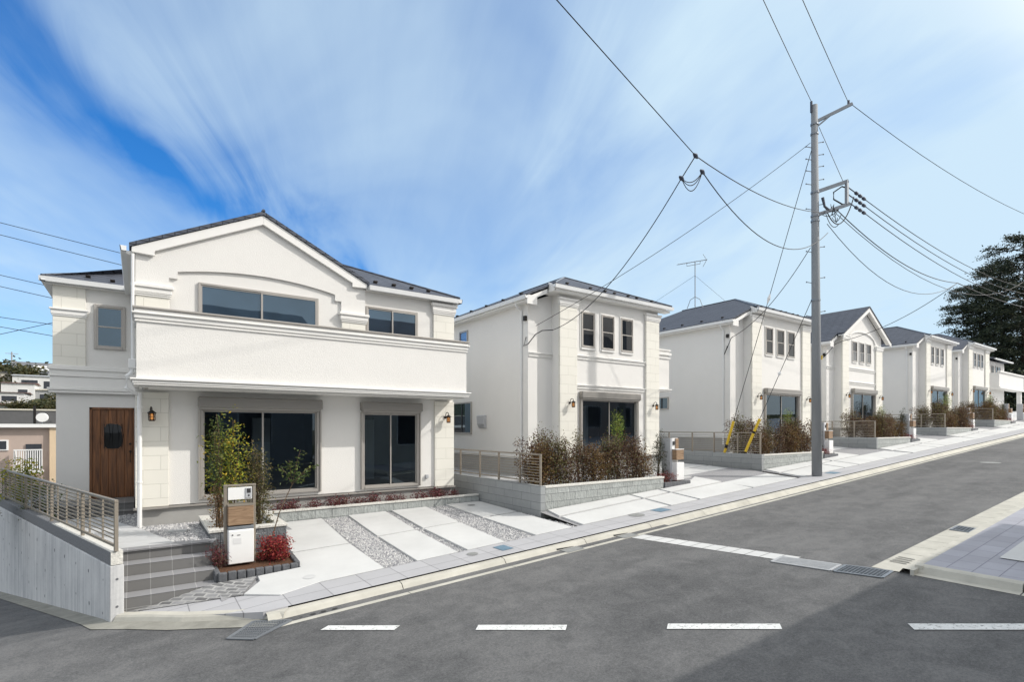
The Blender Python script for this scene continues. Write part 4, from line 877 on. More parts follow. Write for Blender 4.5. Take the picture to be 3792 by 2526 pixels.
def hedge_plant(i, loc, rz, sc, label, group):
    if i >= len(HP) or HP[i] is None:
        while len(HP) <= i: HP.append(None)
        HP[i] = plant('hedge_shrub', loc, label, 'shrub', group, blob_leaf_shrub(20+i, [1.30, 1.42, 1.18, 1.30][i], [.38, .33, .40, .36][i], 7, [860, 700, 900, 620][i], .056, .95, .05, [.62, .7, .5, .66][i]), ['leaf_brown', 'leaf_mixed', 'leaf_rust', 'leaf_brown'][i], 'bark_dark'); HP[i].rotation_euler.z = rz; HP[i].scale = (sc,)*3; return HP[i]
    return dup(HP[i], loc, rz, sc, label, group)
PR = {}
def proto(key, loc, mk, label, group, rz=0, sc=1):
    if key not in PR: PR[key] = mk(loc, label, group); PR[key].scale = (sc,)*3; PR[key].rotation_euler.z = rz; return PR[key]
    return dup(PR[key], loc, rz, sc, label, group)
WHO = {2: 'second', 3: 'third', 4: 'fourth', 5: 'fifth', 6: 'sixth'}
SIDE = {2: 'nearest', 3: 'left of the utility pole', 4: 'just right of the utility pole', 5: 'beyond the gabled house', 6: 'farthest up the street'}
def lot(n, X0, zt, front, kind):
    z0 = lambda x, y: lotn(x, y); rnd = random.Random(100+n); Y0 = 10.27; who = SIDE[n]
    bw = thing('block_wall', (X0, Y0, lotn(X0, Y0)), f'grey garden block wall with split-face front, {who}', 'block wall', 'block walls of the front gardens')
    q = MB(); q.box(X0, X0+.16, Y0, 19.5, lotn(X0, Y0)-.5, zt); q.build('side_face', 'block_smooth', bw, bevel=.006)
    q = MB(); q.box(X0+.161, X0+front, Y0+.02, Y0+.17, lotn(X0, Y0)-.4, zt-.065); q.build('front_face', 'block_split', bw)
    q = MB(); q.box(X0+.161, X0+front+.02, Y0, Y0+.19, zt-.064, zt-.01); q.build('coping', 'coping_rock', bw, bevel=.008)
    q = MB(); q.box(X0+front-.15, X0+front, Y0+.171, 12.4, lotn(X0, Y0)-.4, zt-.065); q.build('return_face', 'block_smooth', bw)
    g = MB(); g.face([(X0+.16, Y0+.17, zt-.10), (X0+front-.15, Y0+.17, zt-.10), (X0+front-.15, 19.5, zt-.10), (X0+.16, 19.5, zt-.10)]); struct(g.build('garden_bed', 'bed_gravel'))
    # drive and forecourt
    X1 = X0+10.0 if n < 6 else X0+9.5
    g = MB(); g.grid(fr(X0+.02 if n > 2 else 8.16, X1, 10), [8.845, 9.8, 10.26], lambda x, y: lotn(x, y)-.03); g.grid(fr(X0+front, X1, 6), [10.26, 10.74, 12.5, 16, 20], lambda x, y: lotn(x, y)-.03); struct(g.build('gravel_bed', 'gravel_base'))
    g = MB(); a = X0+.12
    for q in (((a, 8.86), (a+3.05, 8.86), (a+3.05, 9.70), (a, 9.60)), ((a, 9.70), (a+3.05, 9.80), (a+3.05, 10.25), (a+.1, 10.25)), ((a+3.15, 8.86), (a+4.3, 8.86), (a+4.3, 9.78), (a+3.15, 9.70)), ((a+3.15, 9.80), (a+4.3, 9.88), (a+4.3, 10.25), (a+3.15, 10.25)),
              ((a+4.40, 8.86), (a+7.0, 8.86), (a+7.0, 9.80), (a+4.40, 9.76)), ((a+4.40, 9.86), (a+7.0, 9.9), (a+7.0, 10.9), (a+6.4, 10.6), (a+front+.1, 10.25), (a+4.40, 10.25)), ((a+7.1, 8.86), (a+9.75, 8.86), (a+9.75, 12.2), (a+7.1, 12.2)), ((a+6.5, 12.3), (a+9.75, 12.3), (a+9.75, 16), (a+6.5, 16)), ((a+6.2, 10.95), (a+7.0, 10.98), (a+7.0, 12.2), (a+6.2, 12.2)), ((a+front+.05, 11.3), (a+6.1, 11.3), (a+6.1, 16), (a+front+.05, 16))):
        slab(g, q, lotn)
    struct(g.build('driveway', 'slab', bevel=.006))
    # fence on the side wall
    fm = 'fence_metal'; fn = thing('garden_fence', (X0+.08, Y0+.1, zt), f'low bronze bar fence on the side block wall, {who}', 'fence', 'bar fences on the garden walls')
    for y in ([Y0+.10, 11.25, 12.25, 13.25, 14.4, 15.5, 17, 18.5] if n < 5 else [Y0+.1, 11.5, 13, 15]):
        q = MB(); q.box(X0+.06, X0+.10, y-.025, y+.025, zt, zt+.76); q.build('post', fm, fn)
    q = MB(); q.box(X0+.055, X0+.105, Y0+.07, 19.4, zt+.761, zt+.80); q.build('top_rail', fm, fn)
    q = MB(); q.box(X0+.065, X0+.10, Y0+.13, 19.4, zt+.075, zt+.105); q.build('bottom_rail', fm, fn)
    for i in range(8 if n < 5 else 6):
        z = zt+.16+(.072 if n < 5 else .095)*i; q = MB(); q.box(X0+.074, X0+.088, Y0+.12, 19.4, z, z+.016); q.build('bar', fm, fn)
    # hedge
    hl = f'brown-leaved hedge shrub in the row behind the block wall, {who}'; hg = f'hedge shrubs, {who}'
    N = 9 if n < 5 else 7
    for i in range(N):
        x = X0+.55+(front-.75)*i/(N-1)
        hedge_plant((i*7+n) % 4 if i < N-1 else 2, (x+rnd.uniform(-.06, .06), Y0+.62+rnd.uniform(-.1, .12), zt-.10), rnd.uniform(0, 6.28), rnd.uniform(.76, 1.16)*(1.0 if n < 5 else 1.12), hl, hg)
    for i in range(2): hedge_plant((i+n) % 2, (X0+.75+.6*i, Y0+1.35+.3*i, zt-.10), rnd.uniform(0, 6.28), rnd.uniform(1.0, 1.12), hl, hg)
    def mk_ev(loc, lb, gp): return plant('evergreen_shrub', loc, lb, 'shrub', gp, blob_leaf_shrub(51, 1.55, .30, 5, 520, .040, .5, .05, .80), 'leaf_evergreen')
    proto('ev', (X0+front+.42, Y0+.55, lotn(X0+front+.4, Y0+.5)+.18), mk_ev, f'dark evergreen upright shrub behind the mail post, {who}', 'evergreen shrubs by the mail posts', rnd.uniform(0, 6), rnd.uniform(.92, 1.08))
    def mk_bm(loc, lb, gp): return plant('bright_green_shrub', loc, lb, 'shrub', gp, blob_leaf_shrub(61, 2.05, .20, 3, 330, .055, .5, .52, .2, .32), 'leaf_bamboo')
    proto('bm', (X0+front-.95, Y0+1.0, zt-.10), mk_bm, f'slim bright yellow-green shrub rising above the brown hedge, {who}', 'bright green shrubs by the big windows', rnd.uniform(0, 6), {2: 1.0, 3: .9, 4: .85, 5: 1.1, 6: 1.0}[n])
    def mk_ol(loc, lb, gp): return plant('olive_shrub', loc, lb, 'shrub', gp, blob_leaf_shrub(71, 1.45, .26, 4, 260, .05, .7, .35, .5, .42), 'leaf_olive')
    proto('ol', (X0+1.95, Y0+.75, zt-.10), mk_ol, f'thin olive-green shrub among the brown hedge plants, {who}', 'olive shrubs in the hedges', rnd.uniform(0, 6), 1)
    # planter edging with red ground cover and the mail post
    px = X0+front+.02; pz = lotn(px+.8, Y0)+.12
    pe = thing('planter_edging', (px+.6, Y0+.1, pz-.2), f'dark stone edging of the mail-post bed, {who}', 'edging', 'edgings of the mail-post beds')
    q = MB(); q.box(px, px+1.25, Y0-.02, Y0+.08, pz-.4, pz); q.box(px+1.15, px+1.25, Y0+.08, Y0+.9, pz-.4, pz); q.build('edge_stone', 'stone_edge', pe, bevel=.01)
    q = MB(); q.face([(px, Y0+.08, pz-.03), (px+1.15, Y0+.08, pz-.03), (px+1.15, Y0+.9, pz-.03), (px, Y0+.9, pz-.03)]); q.build('soil', 'soil', pe)
    def mk_rd(loc, lb, gp): return plant('red_shrub', loc, lb, 'shrub', gp, blob_leaf_shrub(81, .30, .30, 7, 240, .035, 1.2, .05, .3), 'leaf_red')
    proto('rd', (px+.40, Y0+.35, pz-.03), mk_rd, f'low dull red shrub at the mail post, {who}', 'red ground-cover shrubs by the mail posts', rnd.uniform(0, 6), 1)
    if n == 2: dupm = mail_post2((px+.66, Y0+.30, pz-.03), f'white mail post with small wooden mail box, {who} to the brown hedge', 'mail posts before the houses'); PR['mp'] = dupm
    else: dup(PR['mp'], (px+.66, Y0+.30, pz-.03), 0, 1, f'white mail post with small wooden mail box, {who}', 'mail posts before the houses')
    gr = MB(); return
def mail_post2(loc, label, group):
    x, y, z = loc; t = thing('mail_post', loc, label, 'mail post', group)
    q = MB(); q.box(x, x+.10, y, y+.34, z, z+1.36); q.build('column', 'meter_grey', t, bevel=.006)
    q = MB(); q.box(x+.101, x+.42, y+.03, y+.10, z, z+1.36); q.build('front_panel', 'white_metal', t, bevel=.006)
    q = MB(); q.box(x+.27, x+.41, y-.002, y+.028, z+1.02, z+1.35); q.build('name_panel', 'mail_wood', t, bevel=.004)
    q = MB(); q.box(x+.15, x+.23, y+.005, y+.028, z+1.14, z+1.26); q.build('intercom', 'grille_dark', t)
    q = MB(); q.box(x+.09, x+.46, y-.16, y+.028, z+.68, z+1.0); b = q.build('mail_box', 'mail_wood', t, bevel=.008)
    q = MB(); q.box(x+.085, x+.465, y-.165, y+.028, z+1.001, z+1.02); q.build('mail_box_lid', 'white_metal', b)
    q = MB(); q.box(x+.08, x+.45, y-.18, y+.026, z+.04, z+.60); q.build('delivery_box', 'white_metal', t, bevel=.01)
    return t
for a in ((2, 8.16, -1.46, 4.75, 0), (3, 18.35, -.965, 4.75, 0), (4, 28.37, -.46, 4.3, 0), (5, 38.15, .03, 4.75, 0), (6, 47.87, .555, 4.3, 0)): lot(*a)
# last house's frontage
q = thing('mail_post_far', (0, 0, 0), '', '') if False else None
dup(PR['mp'], (57.3, 10.6, .55), 0, 1, 'white mail post with small wooden mail box, farthest up the street', 'mail posts before the houses')
g = MB(); g.grid(fr(57.3, 112, 12), [8.845, 12, 30], lambda x, y: lotn(x, y)-.03); struct(g.build('gravel_bed', 'slab'))

# planting round the first house
plant('autumn_tree', (1.42, 11.5, -1.97), 'slender young tree with green to yellow leaves behind the nearest mail post', 'young tree', None, (lambda: (lambda s: s)(blob_leaf_shrub(31, 2.15, .30, 4, 560, .062, .9, .28, .25, .40)))(), ['leaf_yellow'])
plant('young_tree', (1.30, 11.35, -1.97), 'thin green-leaved young tree rising highest behind the nearest mail post', 'young tree', None, blob_leaf_shrub(33, 2.35, .22, 3, 300, .060, .8, .35, .4, .38), ['leaf_green'])
plant('olive_bush', (1.98, 11.45, -1.97), 'tall dense olive-green bush right of the nearest mail post', 'bush', None, blob_leaf_shrub(34, 1.75, .26, 7, 900, .045, .9, .02, .45), ['leaf_olive'])
plant('dry_shrub', (1.22, 11.3, -2.0), 'thin shrub with dry brown leaves left of the nearest mail post', 'shrub', None, blob_leaf_shrub(35, .95, .17, 4, 170, .04, .7, .02, .6), ['leaf_rust'])
def sapling():
    rnd = random.Random(8); st, lf = MB(), MB()
    tr = [(0, 0, 0), (.05, 0, .35), (.16, 0, .75), (.34, .02, 1.15), (.42, .02, 1.32)]; st.tube(tr, [.014, .012, .010, .009, .007], 5)
    for end in ((.55, 0, 1.95), (.80, .05, 1.62), (.20, .05, 1.62), (.62, -.1, 1.5), (.36, .1, 1.75)):
        b = Vector((.40, .02, 1.28)); e = Vector(end); st.tube([tuple(b), tuple(b.lerp(e, .5)+Vector((0, 0, .05))), tuple(e)], .005, 4)
        for i in range(34):
            c = b.lerp(e, .25+.75*rnd.random()); lf.leaf(c+Vector((rnd.gauss(0, .045), rnd.gauss(0, .045), rnd.gauss(0, .045))), .085*rnd.uniform(.7, 1.2), .42, .4, rnd)
    return st, lf
plant('bare_stem_sapling', (2.02, 10.75, -2.38), 'leaning bare-stemmed sapling with a tuft of leaves before the big window', 'sapling', None, sapling(), ['leaf_green'])
plant('red_shrub', (2.02, 10.30, -2.40), 'round bright crimson shrub beside the nearest mail post', 'shrub', None, blob_leaf_shrub(41, .44, .23, 10, 800, .046, 1.1, .03, .35), ['leaf_red'])
plant('maroon_shrub', (1.14, 10.25, -2.40), 'small dark maroon shrub at the left post of the nearest mail post', 'shrub', None, blob_leaf_shrub(42, .42, .16, 6, 240, .032, 1, .05, .4), ['leaf_maroon'])
rnd = random.Random(12); hx = [2.72, 3.05, 3.45, 3.95, 4.30, 4.68, 4.98, 5.50, 5.74, 6.28, 6.72, 7.08, 7.45]; first = None
for i, x in enumerate(hx):
    lb = 'small maroon bedding plant in the strip between low block wall and corner house'
    if first is None: first = plant('bedding_plant', (x, 13.38, -2.0), lb, 'plant', 'maroon bedding plants under the big windows', blob_leaf_shrub(43, .26, .15, 5, 90, .045, 1.2, .15, .2), ['leaf_maroon'])
    else: dup(first, (x, 13.36+rnd.uniform(-.04, .06), -2.0), rnd.uniform(0, 6), rnd.uniform(.8, 1.25), lb, 'maroon bedding plants under the big windows')
# shrubs beyond the railing on the left
plant('olive_bush', (-3.05, 16.2, -2.1), 'olive-brown bush behind the railing at the left edge', 'bush', None, blob_leaf_shrub(44, 1.20, .50, 9, 1700, .055, 1.2, .03, .4), ['leaf_olive'])
plant('autumn_tree', (-2.40, 18.2, -2.1), 'small yellow-green tree behind the railing against the corner house wall', 'young tree', None, blob_leaf_shrub(45, 1.35, .42, 5, 520, .07, .9, .20, .3), ['leaf_yellow'])
plant('leafy_bush', (-1.85, 15.9, -2.1), 'low green bush seen through the railing bars', 'bush', None, blob_leaf_shrub(46, .95, .32, 6, 380, .05, 1, .05, .4), ['leaf_green'])

# ------------------------------------------------------------------ road markings, drains and covers
def strip(mb, p0, p1, w, fn, h, n=6):
    a, b = Vector(p0), Vector(p1); t = (b-a).normalized(); s = Vector((-t.y, t.x))*w/2
    for i in range(n):
        c, d = a.lerp(b, i/n), a.lerp(b, (i+1)/n); mb.face([(p.x, p.y, fn(p.x, p.y)+h) for p in (c-s, d-s, d+s, c+s)])
g = MB()
for q in (((1.94, 7.08), (2.07, 7.16), (2.81, 6.51), (2.69, 6.42)), ((3.49, 5.72), (3.60, 5.83), (4.46, 5.07), (4.34, 4.96)), ((5.29, 4.17), (5.43, 4.26), (6.43, 3.37), (6.30, 3.27)), ((7.39, 2.29), (7.53, 2.40), (8.6, 1.45), (8.46, 1.34))):
    c = [Vector((*p, 0)) for p in q]
    g.face([(p[0], p[1], road(*p)+.010) for p in (q[0], q[3], q[2], q[1])])
struct(g.build('road_markings', 'line_paint'))
def grate(name, quad, fn, label, nx, ny, group=None, frame='galv', bar='galv', h=.012, pit=True):
    c = [Vector((x, y, fn(x, y)+h)) for x, y in quad]; t = thing(name, tuple((c[0]+c[2])/2), label, 'drain cover', group)
    lp = lambda u, v: c[0].lerp(c[1], u).lerp(c[3].lerp(c[2], u), v)
    q = MB(); q.face([tuple(p-Vector((0, 0, .004))) for p in c]); q.build('pit', 'grille_dark', t)
    q = MB(); e = .06
    for a, b in (((0, 0), (1, 0)), ((1, 0), (1, 1)), ((1, 1), (0, 1)), ((0, 1), (0, 0))): q.obox(tuple(lp(*a)), tuple(lp(*b)), .045, .012)
    q.build('frame', frame, t)
    q = MB()
    for i in range(1, nx): q.obox(tuple(lp(i/nx, .02)), tuple(lp(i/nx, .98)), .010, .010)
    for i in range(1, ny): q.obox(tuple(lp(.02, i/ny)), tuple(lp(.98, i/ny)), .010, .012)
    q.build('grid', bar, t); return t
grate('storm_grate', ((.93, 7.62), (1.20, 7.36), (1.72, 7.70), (1.30, 8.02)), road, 'steel grid drain cover in the road at the corner kerb', 14, 8)
grate('storm_grate', ((8.98, 3.84), (9.16, 3.24), (9.60, 3.26), (9.44, 3.86)), road, 'steel grid drain cover where the two road channels meet', 12, 9)
grate('storm_grate', ((13.2, 3.19), (13.65, 3.20), (13.70, 3.50), (13.25, 3.50)), lambda x, y: road(x, y)+.006, 'small dark grid drain cover in the right-hand pale channel', 8, 5)
t = grate('storm_grate', ((8.80, 4.75), (8.98, 3.90), (9.40, 3.92), (9.20, 4.78)), road, 'long ribbed steel cover of the channel across the street mouth', 4, 26, bar='rib_steel', frame='rib_steel')
for nm, (x0, x1), lb in (('drain_lid', (6.72, 7.15), 'square grey lid in the kerb channel before the driveway of the corner house'), ('drain_lid', (8.30, 8.72), 'square grey lid in the kerb channel at the end of the cross channel')):
    t = thing(nm, (x0, 7.75, road(x0, 7.75)), lb, 'drain lid', 'grey lids in the kerb channel'); q = MB(); q.face([(x, y, road(x, y)+.009) for x, y in ((x0, 7.60), (x1, 7.60), (x1, 7.86), (x0, 7.86))]); q.build('lid', 'cover_grey', t)
    q = MB(); q.box(x0-.05, x1-.05, 7.872, 7.90, road(x0, 7.9)-.02, road(x0, 7.9)+.035); q.build('inlet_slot', 'grille_dark', t)
t = thing('kerb_drain', (2.1, 7.7, road(2.1, 7.7)), 'concrete kerb channel block with three dark drain holes near the corner', 'kerb drain')
for x in (1.86, 2.02, 2.17, 2.33):
    q = MB(); q.disc((x, 7.745, 0), .042 if x > 1.9 else .02, 10, lambda a, b: road(a, b)+.0075, .03 if x > 1.9 else .015); q.build('drain_hole', 'grille_dark', t)
t = thing('channel_slots', (10.25, 3.35, road(10.25, 3.3)), 'four short dark slots in the pale channel near the right corner', 'drain slots')
for x in (10.12, 10.24, 10.36, 10.48):
    q = MB(); strip(q, (x, 3.24), (x+.02, 3.48), .028, road, .019, 1); q.build('slot', 'grille_dark', t)
def cover(x, y, w, d, m, lb, rnd_=False, fn=walk):
    q = MB()
    if rnd_: q.disc((x, y, 0), w/2, 18, lambda a, b: fn(a, b)+.007)
    else: q.face([(a, b, fn(a, b)+.007) for a, b in ((x-w/2, y-d/2), (x+w/2, y-d/2), (x+w/2, y+d/2), (x-w/2, y+d/2))])
    o = q.build('access_cover', m, base=(x, y, fn(x, y))); tag(o, lb, 'access cover', None)
cover(5.80, 8.47, .26, .36, 'cover_blue', 'blue water-meter lid in the sidewalk before the corner house')
cover(5.13, 8.52, .22, .22, 'cover_grey', 'round grey lid in the sidewalk before the corner house', True)
cover(10.75, 8.66, .42, .36, 'cover_blue', 'blue water-meter lid in the sidewalk before the second house')
cover(9.88, 8.68, .40, .40, 'cover_grey', 'round grey lid in the sidewalk before the second house', True)
cover(19.9, 8.55, .5, .36, 'cover_blue', 'blue water-meter lid in the sidewalk just past the utility pole')
cover(26.5, 5.8, .62, .62, 'cover_grey', 'round manhole lid in the street asphalt uphill', True, lambda x, y: road(x, y)+.002)
cover(2.33, 9.16, .20, .20, 'path_concrete', 'round concrete inspection lid in the nearest driveway pad', True, lambda x, y: lot1(x, y)+.004)
cover(7.55, 12.6, .22, .22, 'cover_grey', 'round grey inspection lid in the rear driveway pad by the block wall', True, lambda x, y: lot1(x, y)+.004)

# ------------------------------------------------------------------ utility pole
PX, PY = 18.85, 8.60; PB = walk(PX, PY)
UP = thing('utility_pole', (PX, PY, PB), 'tall grey concrete utility pole with bracket frame standing on the sidewalk', 'utility pole')
q = MB(); q.tube([(PX, PY, PB-.3), (PX-.03, PY+.02, 4), (PX-.08, PY+.05, 11.0)], [.160, .135, .100], 18); q.build('shaft', 'pole_concrete', UP, smooth=True)
def pc(z): f = (z-PB)/(11-PB); return (PX-.08*f, PY+.05*f)
BR = Vector((.79, -.61, 0))          # direction in which the brackets point
for z in (10.35, 10.02, 8.02, 7.22, 7.05, 4.35):
    x, y = pc(z); q = MB(); q.tube([(x, y, z-.03), (x, y, z+.03)], .165-.004*z, 16); q.build('band', 'galv', UP)
x, y = pc(10.5); q = MB(); q.obox((x, y, 10.42), (x+BR.x*1.25, y+BR.y*1.25, 11.02), .09, .09); q.build('top_arm', 'galv', UP)
q = MB(); q.obox((x, y, 10.20), (x+BR.x*.5, y+BR.y*.5, 10.62), .05, .05); q.build('arm_brace', 'galv', UP)
x, y = pc(8); q = MB(); q.obox((x, y, 8.03), (x+BR.x*1.10, y+BR.y*1.10, 8.40), .07, .11); q.build('bracket_arm', 'galv', UP)
q = MB(); q.obox((x, y, 7.24), (x+BR.x*1.15, y+BR.y*1.15, 7.62), .07, .11); q.build('bracket_arm', 'galv', UP)
bx, by = x+BR.x*1.06, y+BR.y*1.06; q = MB(); q.obox((bx, by, 7.60), (bx, by, 8.42), .12, .08); q.build('bracket_post', 'galv', UP)
q = MB(); q.tube([(pc(11)[0]-.10, pc(11)[1]+.05, 10.75), (pc(11)[0]-.10, pc(11)[1]+.05, 11.12)], .04, 8); q.build('top_insulator', 'insulator', UP)
q = MB(); a = (x+BR.x*1.12, y+BR.y*1.12, 11.0); q.tube([a, (a[0], a[1], 11.14)], .04, 8); q.build('arm_insulator', 'insulator', UP)
rt = Vector((.8155, -.5786, 0))
for i, z in enumerate([9.72, 9.3, 8.9, 8.45, 7.6, 6.15, 5.1, 3.95]):
    for sg in (1, -1):
        zz = z-(.16 if sg < 0 else 0); x, y = pc(zz); r0 = .15-.003*zz; q = MB(); e = rt*sg
        q.tube([(x+e.x*r0*.8, y+e.y*r0*.8, zz), (x+e.x*(r0+.17), y+e.y*(r0+.17), zz+.03)], .013, 5); q.tube([(x+e.x*(r0+.16), y+e.y*(r0+.16), zz+.028), (x+e.x*(r0+.185), y+e.y*(r0+.185), zz+.033)], .024, 6); q.build('climbing_step', 'galv', UP)
u = Vector((.985, .0, -.17)).normalized()
for i, z in enumerate((8.22, 7.98, 7.72)):
    q = MB(); p = Vector((bx, by, z)); q.tube([tuple(p), tuple(p+Vector((.5, .0, -.03))), tuple(p+Vector((1.55, .0, -.09)))], .02, 5)
    for j in range(3): c = p+Vector((.66+.30*j, 0, -.04-.018*j)); q.tube([tuple(c), tuple(c+Vector((.03, 0, -.002))), tuple(c+Vector((.15, 0, -.009))), tuple(c+Vector((.18, 0, -.01)))], [.025, .055, .055, .025], 8)
    q.build('strain_insulator', 'insulator', UP)
rnd = random.Random(6)
def lerp3(a, b, t): return tuple(a[i]+(b[i]-a[i])*t for i in range(3))
def sagw(a, b, sag, n=16): return [tuple(lerp3(a, b, i/n)[k]-(sag*4*(i/n)*(1-i/n) if k == 2 else 0) for k in range(3)) for i in range(n+1)]
x, y = pc(7.5)
q = MB(); q.tube([(bx+.1, by, 8.18), (bx-.12, by+.1, 8.22), (bx-.36, by+.26, 8.02), (bx-.36, by+.26, 7.78), (bx-.1, by+.1, 7.62), (bx+.05, by, 7.62)], .024, 6); q.build('jumper_loop', 'wire', UP)
q = MB(); q.tube(sagw((bx+.55, by, 8.0), (x+BR.x*.4, y+BR.y*.4, 7.35), .65, 12), .018, 5); q.build('jumper_loop', 'wire', UP)
q = MB()
for i in range(9): a = (x+BR.x*rnd.uniform(.15, .95), y+BR.y*rnd.uniform(.15, .95), 7.35+rnd.uniform(-.1, .35)); b = (x+BR.x*rnd.uniform(.1, 1.0), y+BR.y*rnd.uniform(.1, 1.0), 7.25+rnd.uniform(-.3, .3)); q.tube(sagw(a, b, rnd.uniform(.05, .3), 8), .012, 4)
q.build('jumper_tangle', 'wire', UP); 
q = MB(); q.tube([(x+BR.x*.25, y+BR.y*.25, 7.85), (x+BR.x*.32, y+BR.y*.32, 7.55), (x+BR.x*.45, y+BR.y*.45, 7.42)], [.05, .035, .05], 8); q.build('cable_clamp', 'insulator', UP)
q = MB(); a = pc(2.95); q.tube([(a[0]+.12, a[1]-.12, 2.32), (a[0]+.13, a[1]-.13, 2.46)], .03, 6); q.build('yellow_tag', 'yellow_guard', UP)

# ------------------------------------------------------------------ wires
def wire(label, pts, r=.012, name='overhead_wire', group=None):
    q = MB(); q.tube(pts, r*.82, 5); o = q.build(name, 'wire', base=pts[0]); return tag(o, label, 'overhead wire', group)
J = (9.50, 6.75, 5.70); J2 = (9.95, 6.90, 5.55); J3 = (9.30, 6.95, 5.25)
ins = [(bx+1.55, by, z-.09) for z in (8.22, 7.98, 7.72)]
wire('black wire from the upper left of the sky down to the mid-span joint', [(-9.5, 4.0, 9.2), (5.2, 6.12, 6.50), J], .011)
wire('upper wire dipping from the mid-span joint to the bracket of the pole', sagw(J, (pc(7.5)[0]+.3, pc(7.5)[1]-.2, 7.35), .30), .013)
wire('thick sagging lower wire from the mid-span joint to the pole', sagw(J2, (pc(6.9)[0]+.25, pc(6.9)[1]-.3, 6.62), 1.05, 24), .014)
E2 = (10.08, 13.9, 2.98)
wire('service drop from the mid-span joint to the left wall of the second house', sagw(J3, (10.75, 12.9, 3.12), .55, 20), .013)
wire('looped cable at the corner of the second house below its eave', [(10.75, 12.9, 3.12), (10.4, 13.0, 3.08), (10.2, 13.1, 2.95), (10.06, 13.3, 2.66), (10.04, 13.5, 2.62), (10.06, 13.4, 2.9)], .02)
t = wire('knotted splice and looped jumpers at the mid-span joint', [J, lerp3(J, J3, .5), J3], .014, 'wire_joint')
for a, b, s in ((J2, J3, .22), (J2, J3, .34), (J2, J3, .15)): q = MB(); q.tube(sagw(a, b, s, 10), .010, 4); q.build('jumper_loop', 'wire', t)
for p in (J, J2, J3): q = MB(); q.tube([(p[0]-.07, p[1], p[2]+.02), p, (p[0]+.07, p[1], p[2]-.03)], [.02, .05, .02], 8); q.build('clamp', 'insulator', t)
wire('straight wire from below the pole top down leftwards across the sky', sagw((pc(9.7)[0]-.12, pc(9.7)[1]+.08, 9.72), (10.3, 13.2, 3.25), .25, 18), .011)
def over(p, px_, d, lb, r=.013, ext=1.8):
    """from p up past a point in the air, on towards the next pole behind the viewer"""
    e = tuple(p[i]+(px_[i]-p[i])*ext for i in range(3)); wire(lb, sagw(p, e, d), r)
tp = (pc(11)[0]-.10, pc(11)[1]+.05, 11.12); ta = (a_ := (pc(10.5)[0]+BR.x*1.12, pc(10.5)[1]+BR.y*1.12, 11.10))
over(tp, (13.3, 7.25, 10.95), .25, 'left of two wires rising from the pole top out of the picture', .012, 4.5)
over(ta, (14.1, 6.66, 10.95), .25, 'right of two wires rising from the pole top arm out of the picture', .012, 4.5)
wire('wire descending from the top arm of the pole to the right edge of the sky', sagw(ta, (48, 5.6, 11.9), .9), .013)
wire('short steep wire from the pole top to the bracket frame', [(pc(10.2)[0]+.1, pc(10.2)[1]-.1, 10.25), (bx-.1, by+.07, 8.38)], .011)
for i, (p, e) in enumerate(zip(ins, ((60, 8.2, 11.2), (60, 8.4, 10.8), (60, 8.6, 10.4)))): wire(['topmost', 'middle', 'lowest'][i]+' of three heavy parallel wires sagging from the bracket insulators to the right', sagw(p, e, 1.38, 24), .017)
BJ = (32.0, 8.2, 6.95)
wire('twin telephone cable sagging from the pole bracket to the splice above the street', sagw((pc(7.4)[0]+BR.x*.75, pc(7.4)[1]+BR.y*.75, 7.40), BJ, .55), .020)
wire('thinner telephone cable slung just below the twin cable', sagw((pc(7.4)[0]+BR.x*.70, pc(7.4)[1]+BR.y*.70, 7.30), (45, 8.3, 9.1), 1.65), .014)
wire('deeply sagging lowest cable from the pole towards the splice above the street', sagw((pc(7.2)[0]+BR.x*.4, pc(7.2)[1]+BR.y*.4, 6.95), BJ, 1.3), .014)
wire('thick cable from the splice above the street to the far trees', sagw(BJ, (66, 9.5, 10.3), .5), .024)
wire('service drop from the splice above the street to the gabled house', sagw(BJ, (30.5, 12.6, 4.62), .35), .018)
wire('service drop from the pole to the corner of the antenna house', sagw((pc(6.5)[0]-.12, pc(6.5)[1]+.1, 6.15), (20.45, 12.7, 3.85), .40), .014)
wire('looped cable on the eave corner of the antenna house', [(20.45, 12.7, 3.85), (20.4, 12.75, 3.80), (20.35, 12.9, 3.4), (20.45, 13.1, 3.15), (20.5, 13.0, 3.5)], .02)
wire('looped cable on the eave corner of the gabled house', [(30.5, 12.6, 4.62), (30.1, 12.8, 4.45), (29.85, 13.1, 3.95), (29.8, 13.3, 3.75)], .022)
# guy wires with yellow guards
for i, (a, b, l0, l1, lb) in enumerate((((pc(9.6)[0]-.1, pc(9.6)[1]+.06, 9.45), (18.35, 11.75, -.95), .885, 1.0, 'guy wire from the pole top ending in the left yellow guard in the garden'),
                                       ((pc(4.35)[0]-.13, pc(4.35)[1]+.08, 4.35), (18.05, 10.75, -.95), .76, .985, 'lower guy wire of the pole ending in the right yellow guard at the fence'))):
    t = thing('guy_wire', b, lb, 'guy wire', 'guy wires of the utility pole')
    q = MB(); q.tube([a, b], .011, 5); q.build('strand', 'wire', t)
    q = MB(); q.tube([lerp3(a, b, l0), lerp3(a, b, l1)], .048, 10); q.build('guard', 'yellow_guard', t)
    c = lerp3(a, b, .46); q = MB(); q.tube([lerp3(a, b, .445), c, lerp3(a, b, .475)], [.02, .06, .02], 8); q.build('guy_insulator', 'white_metal', t)
    c = lerp3(a, b, l0+.085); q = MB(); q.tube([c, lerp3(a, b, l0+.098)], .056, 10); q.build('guard_strap', 'iron', t)

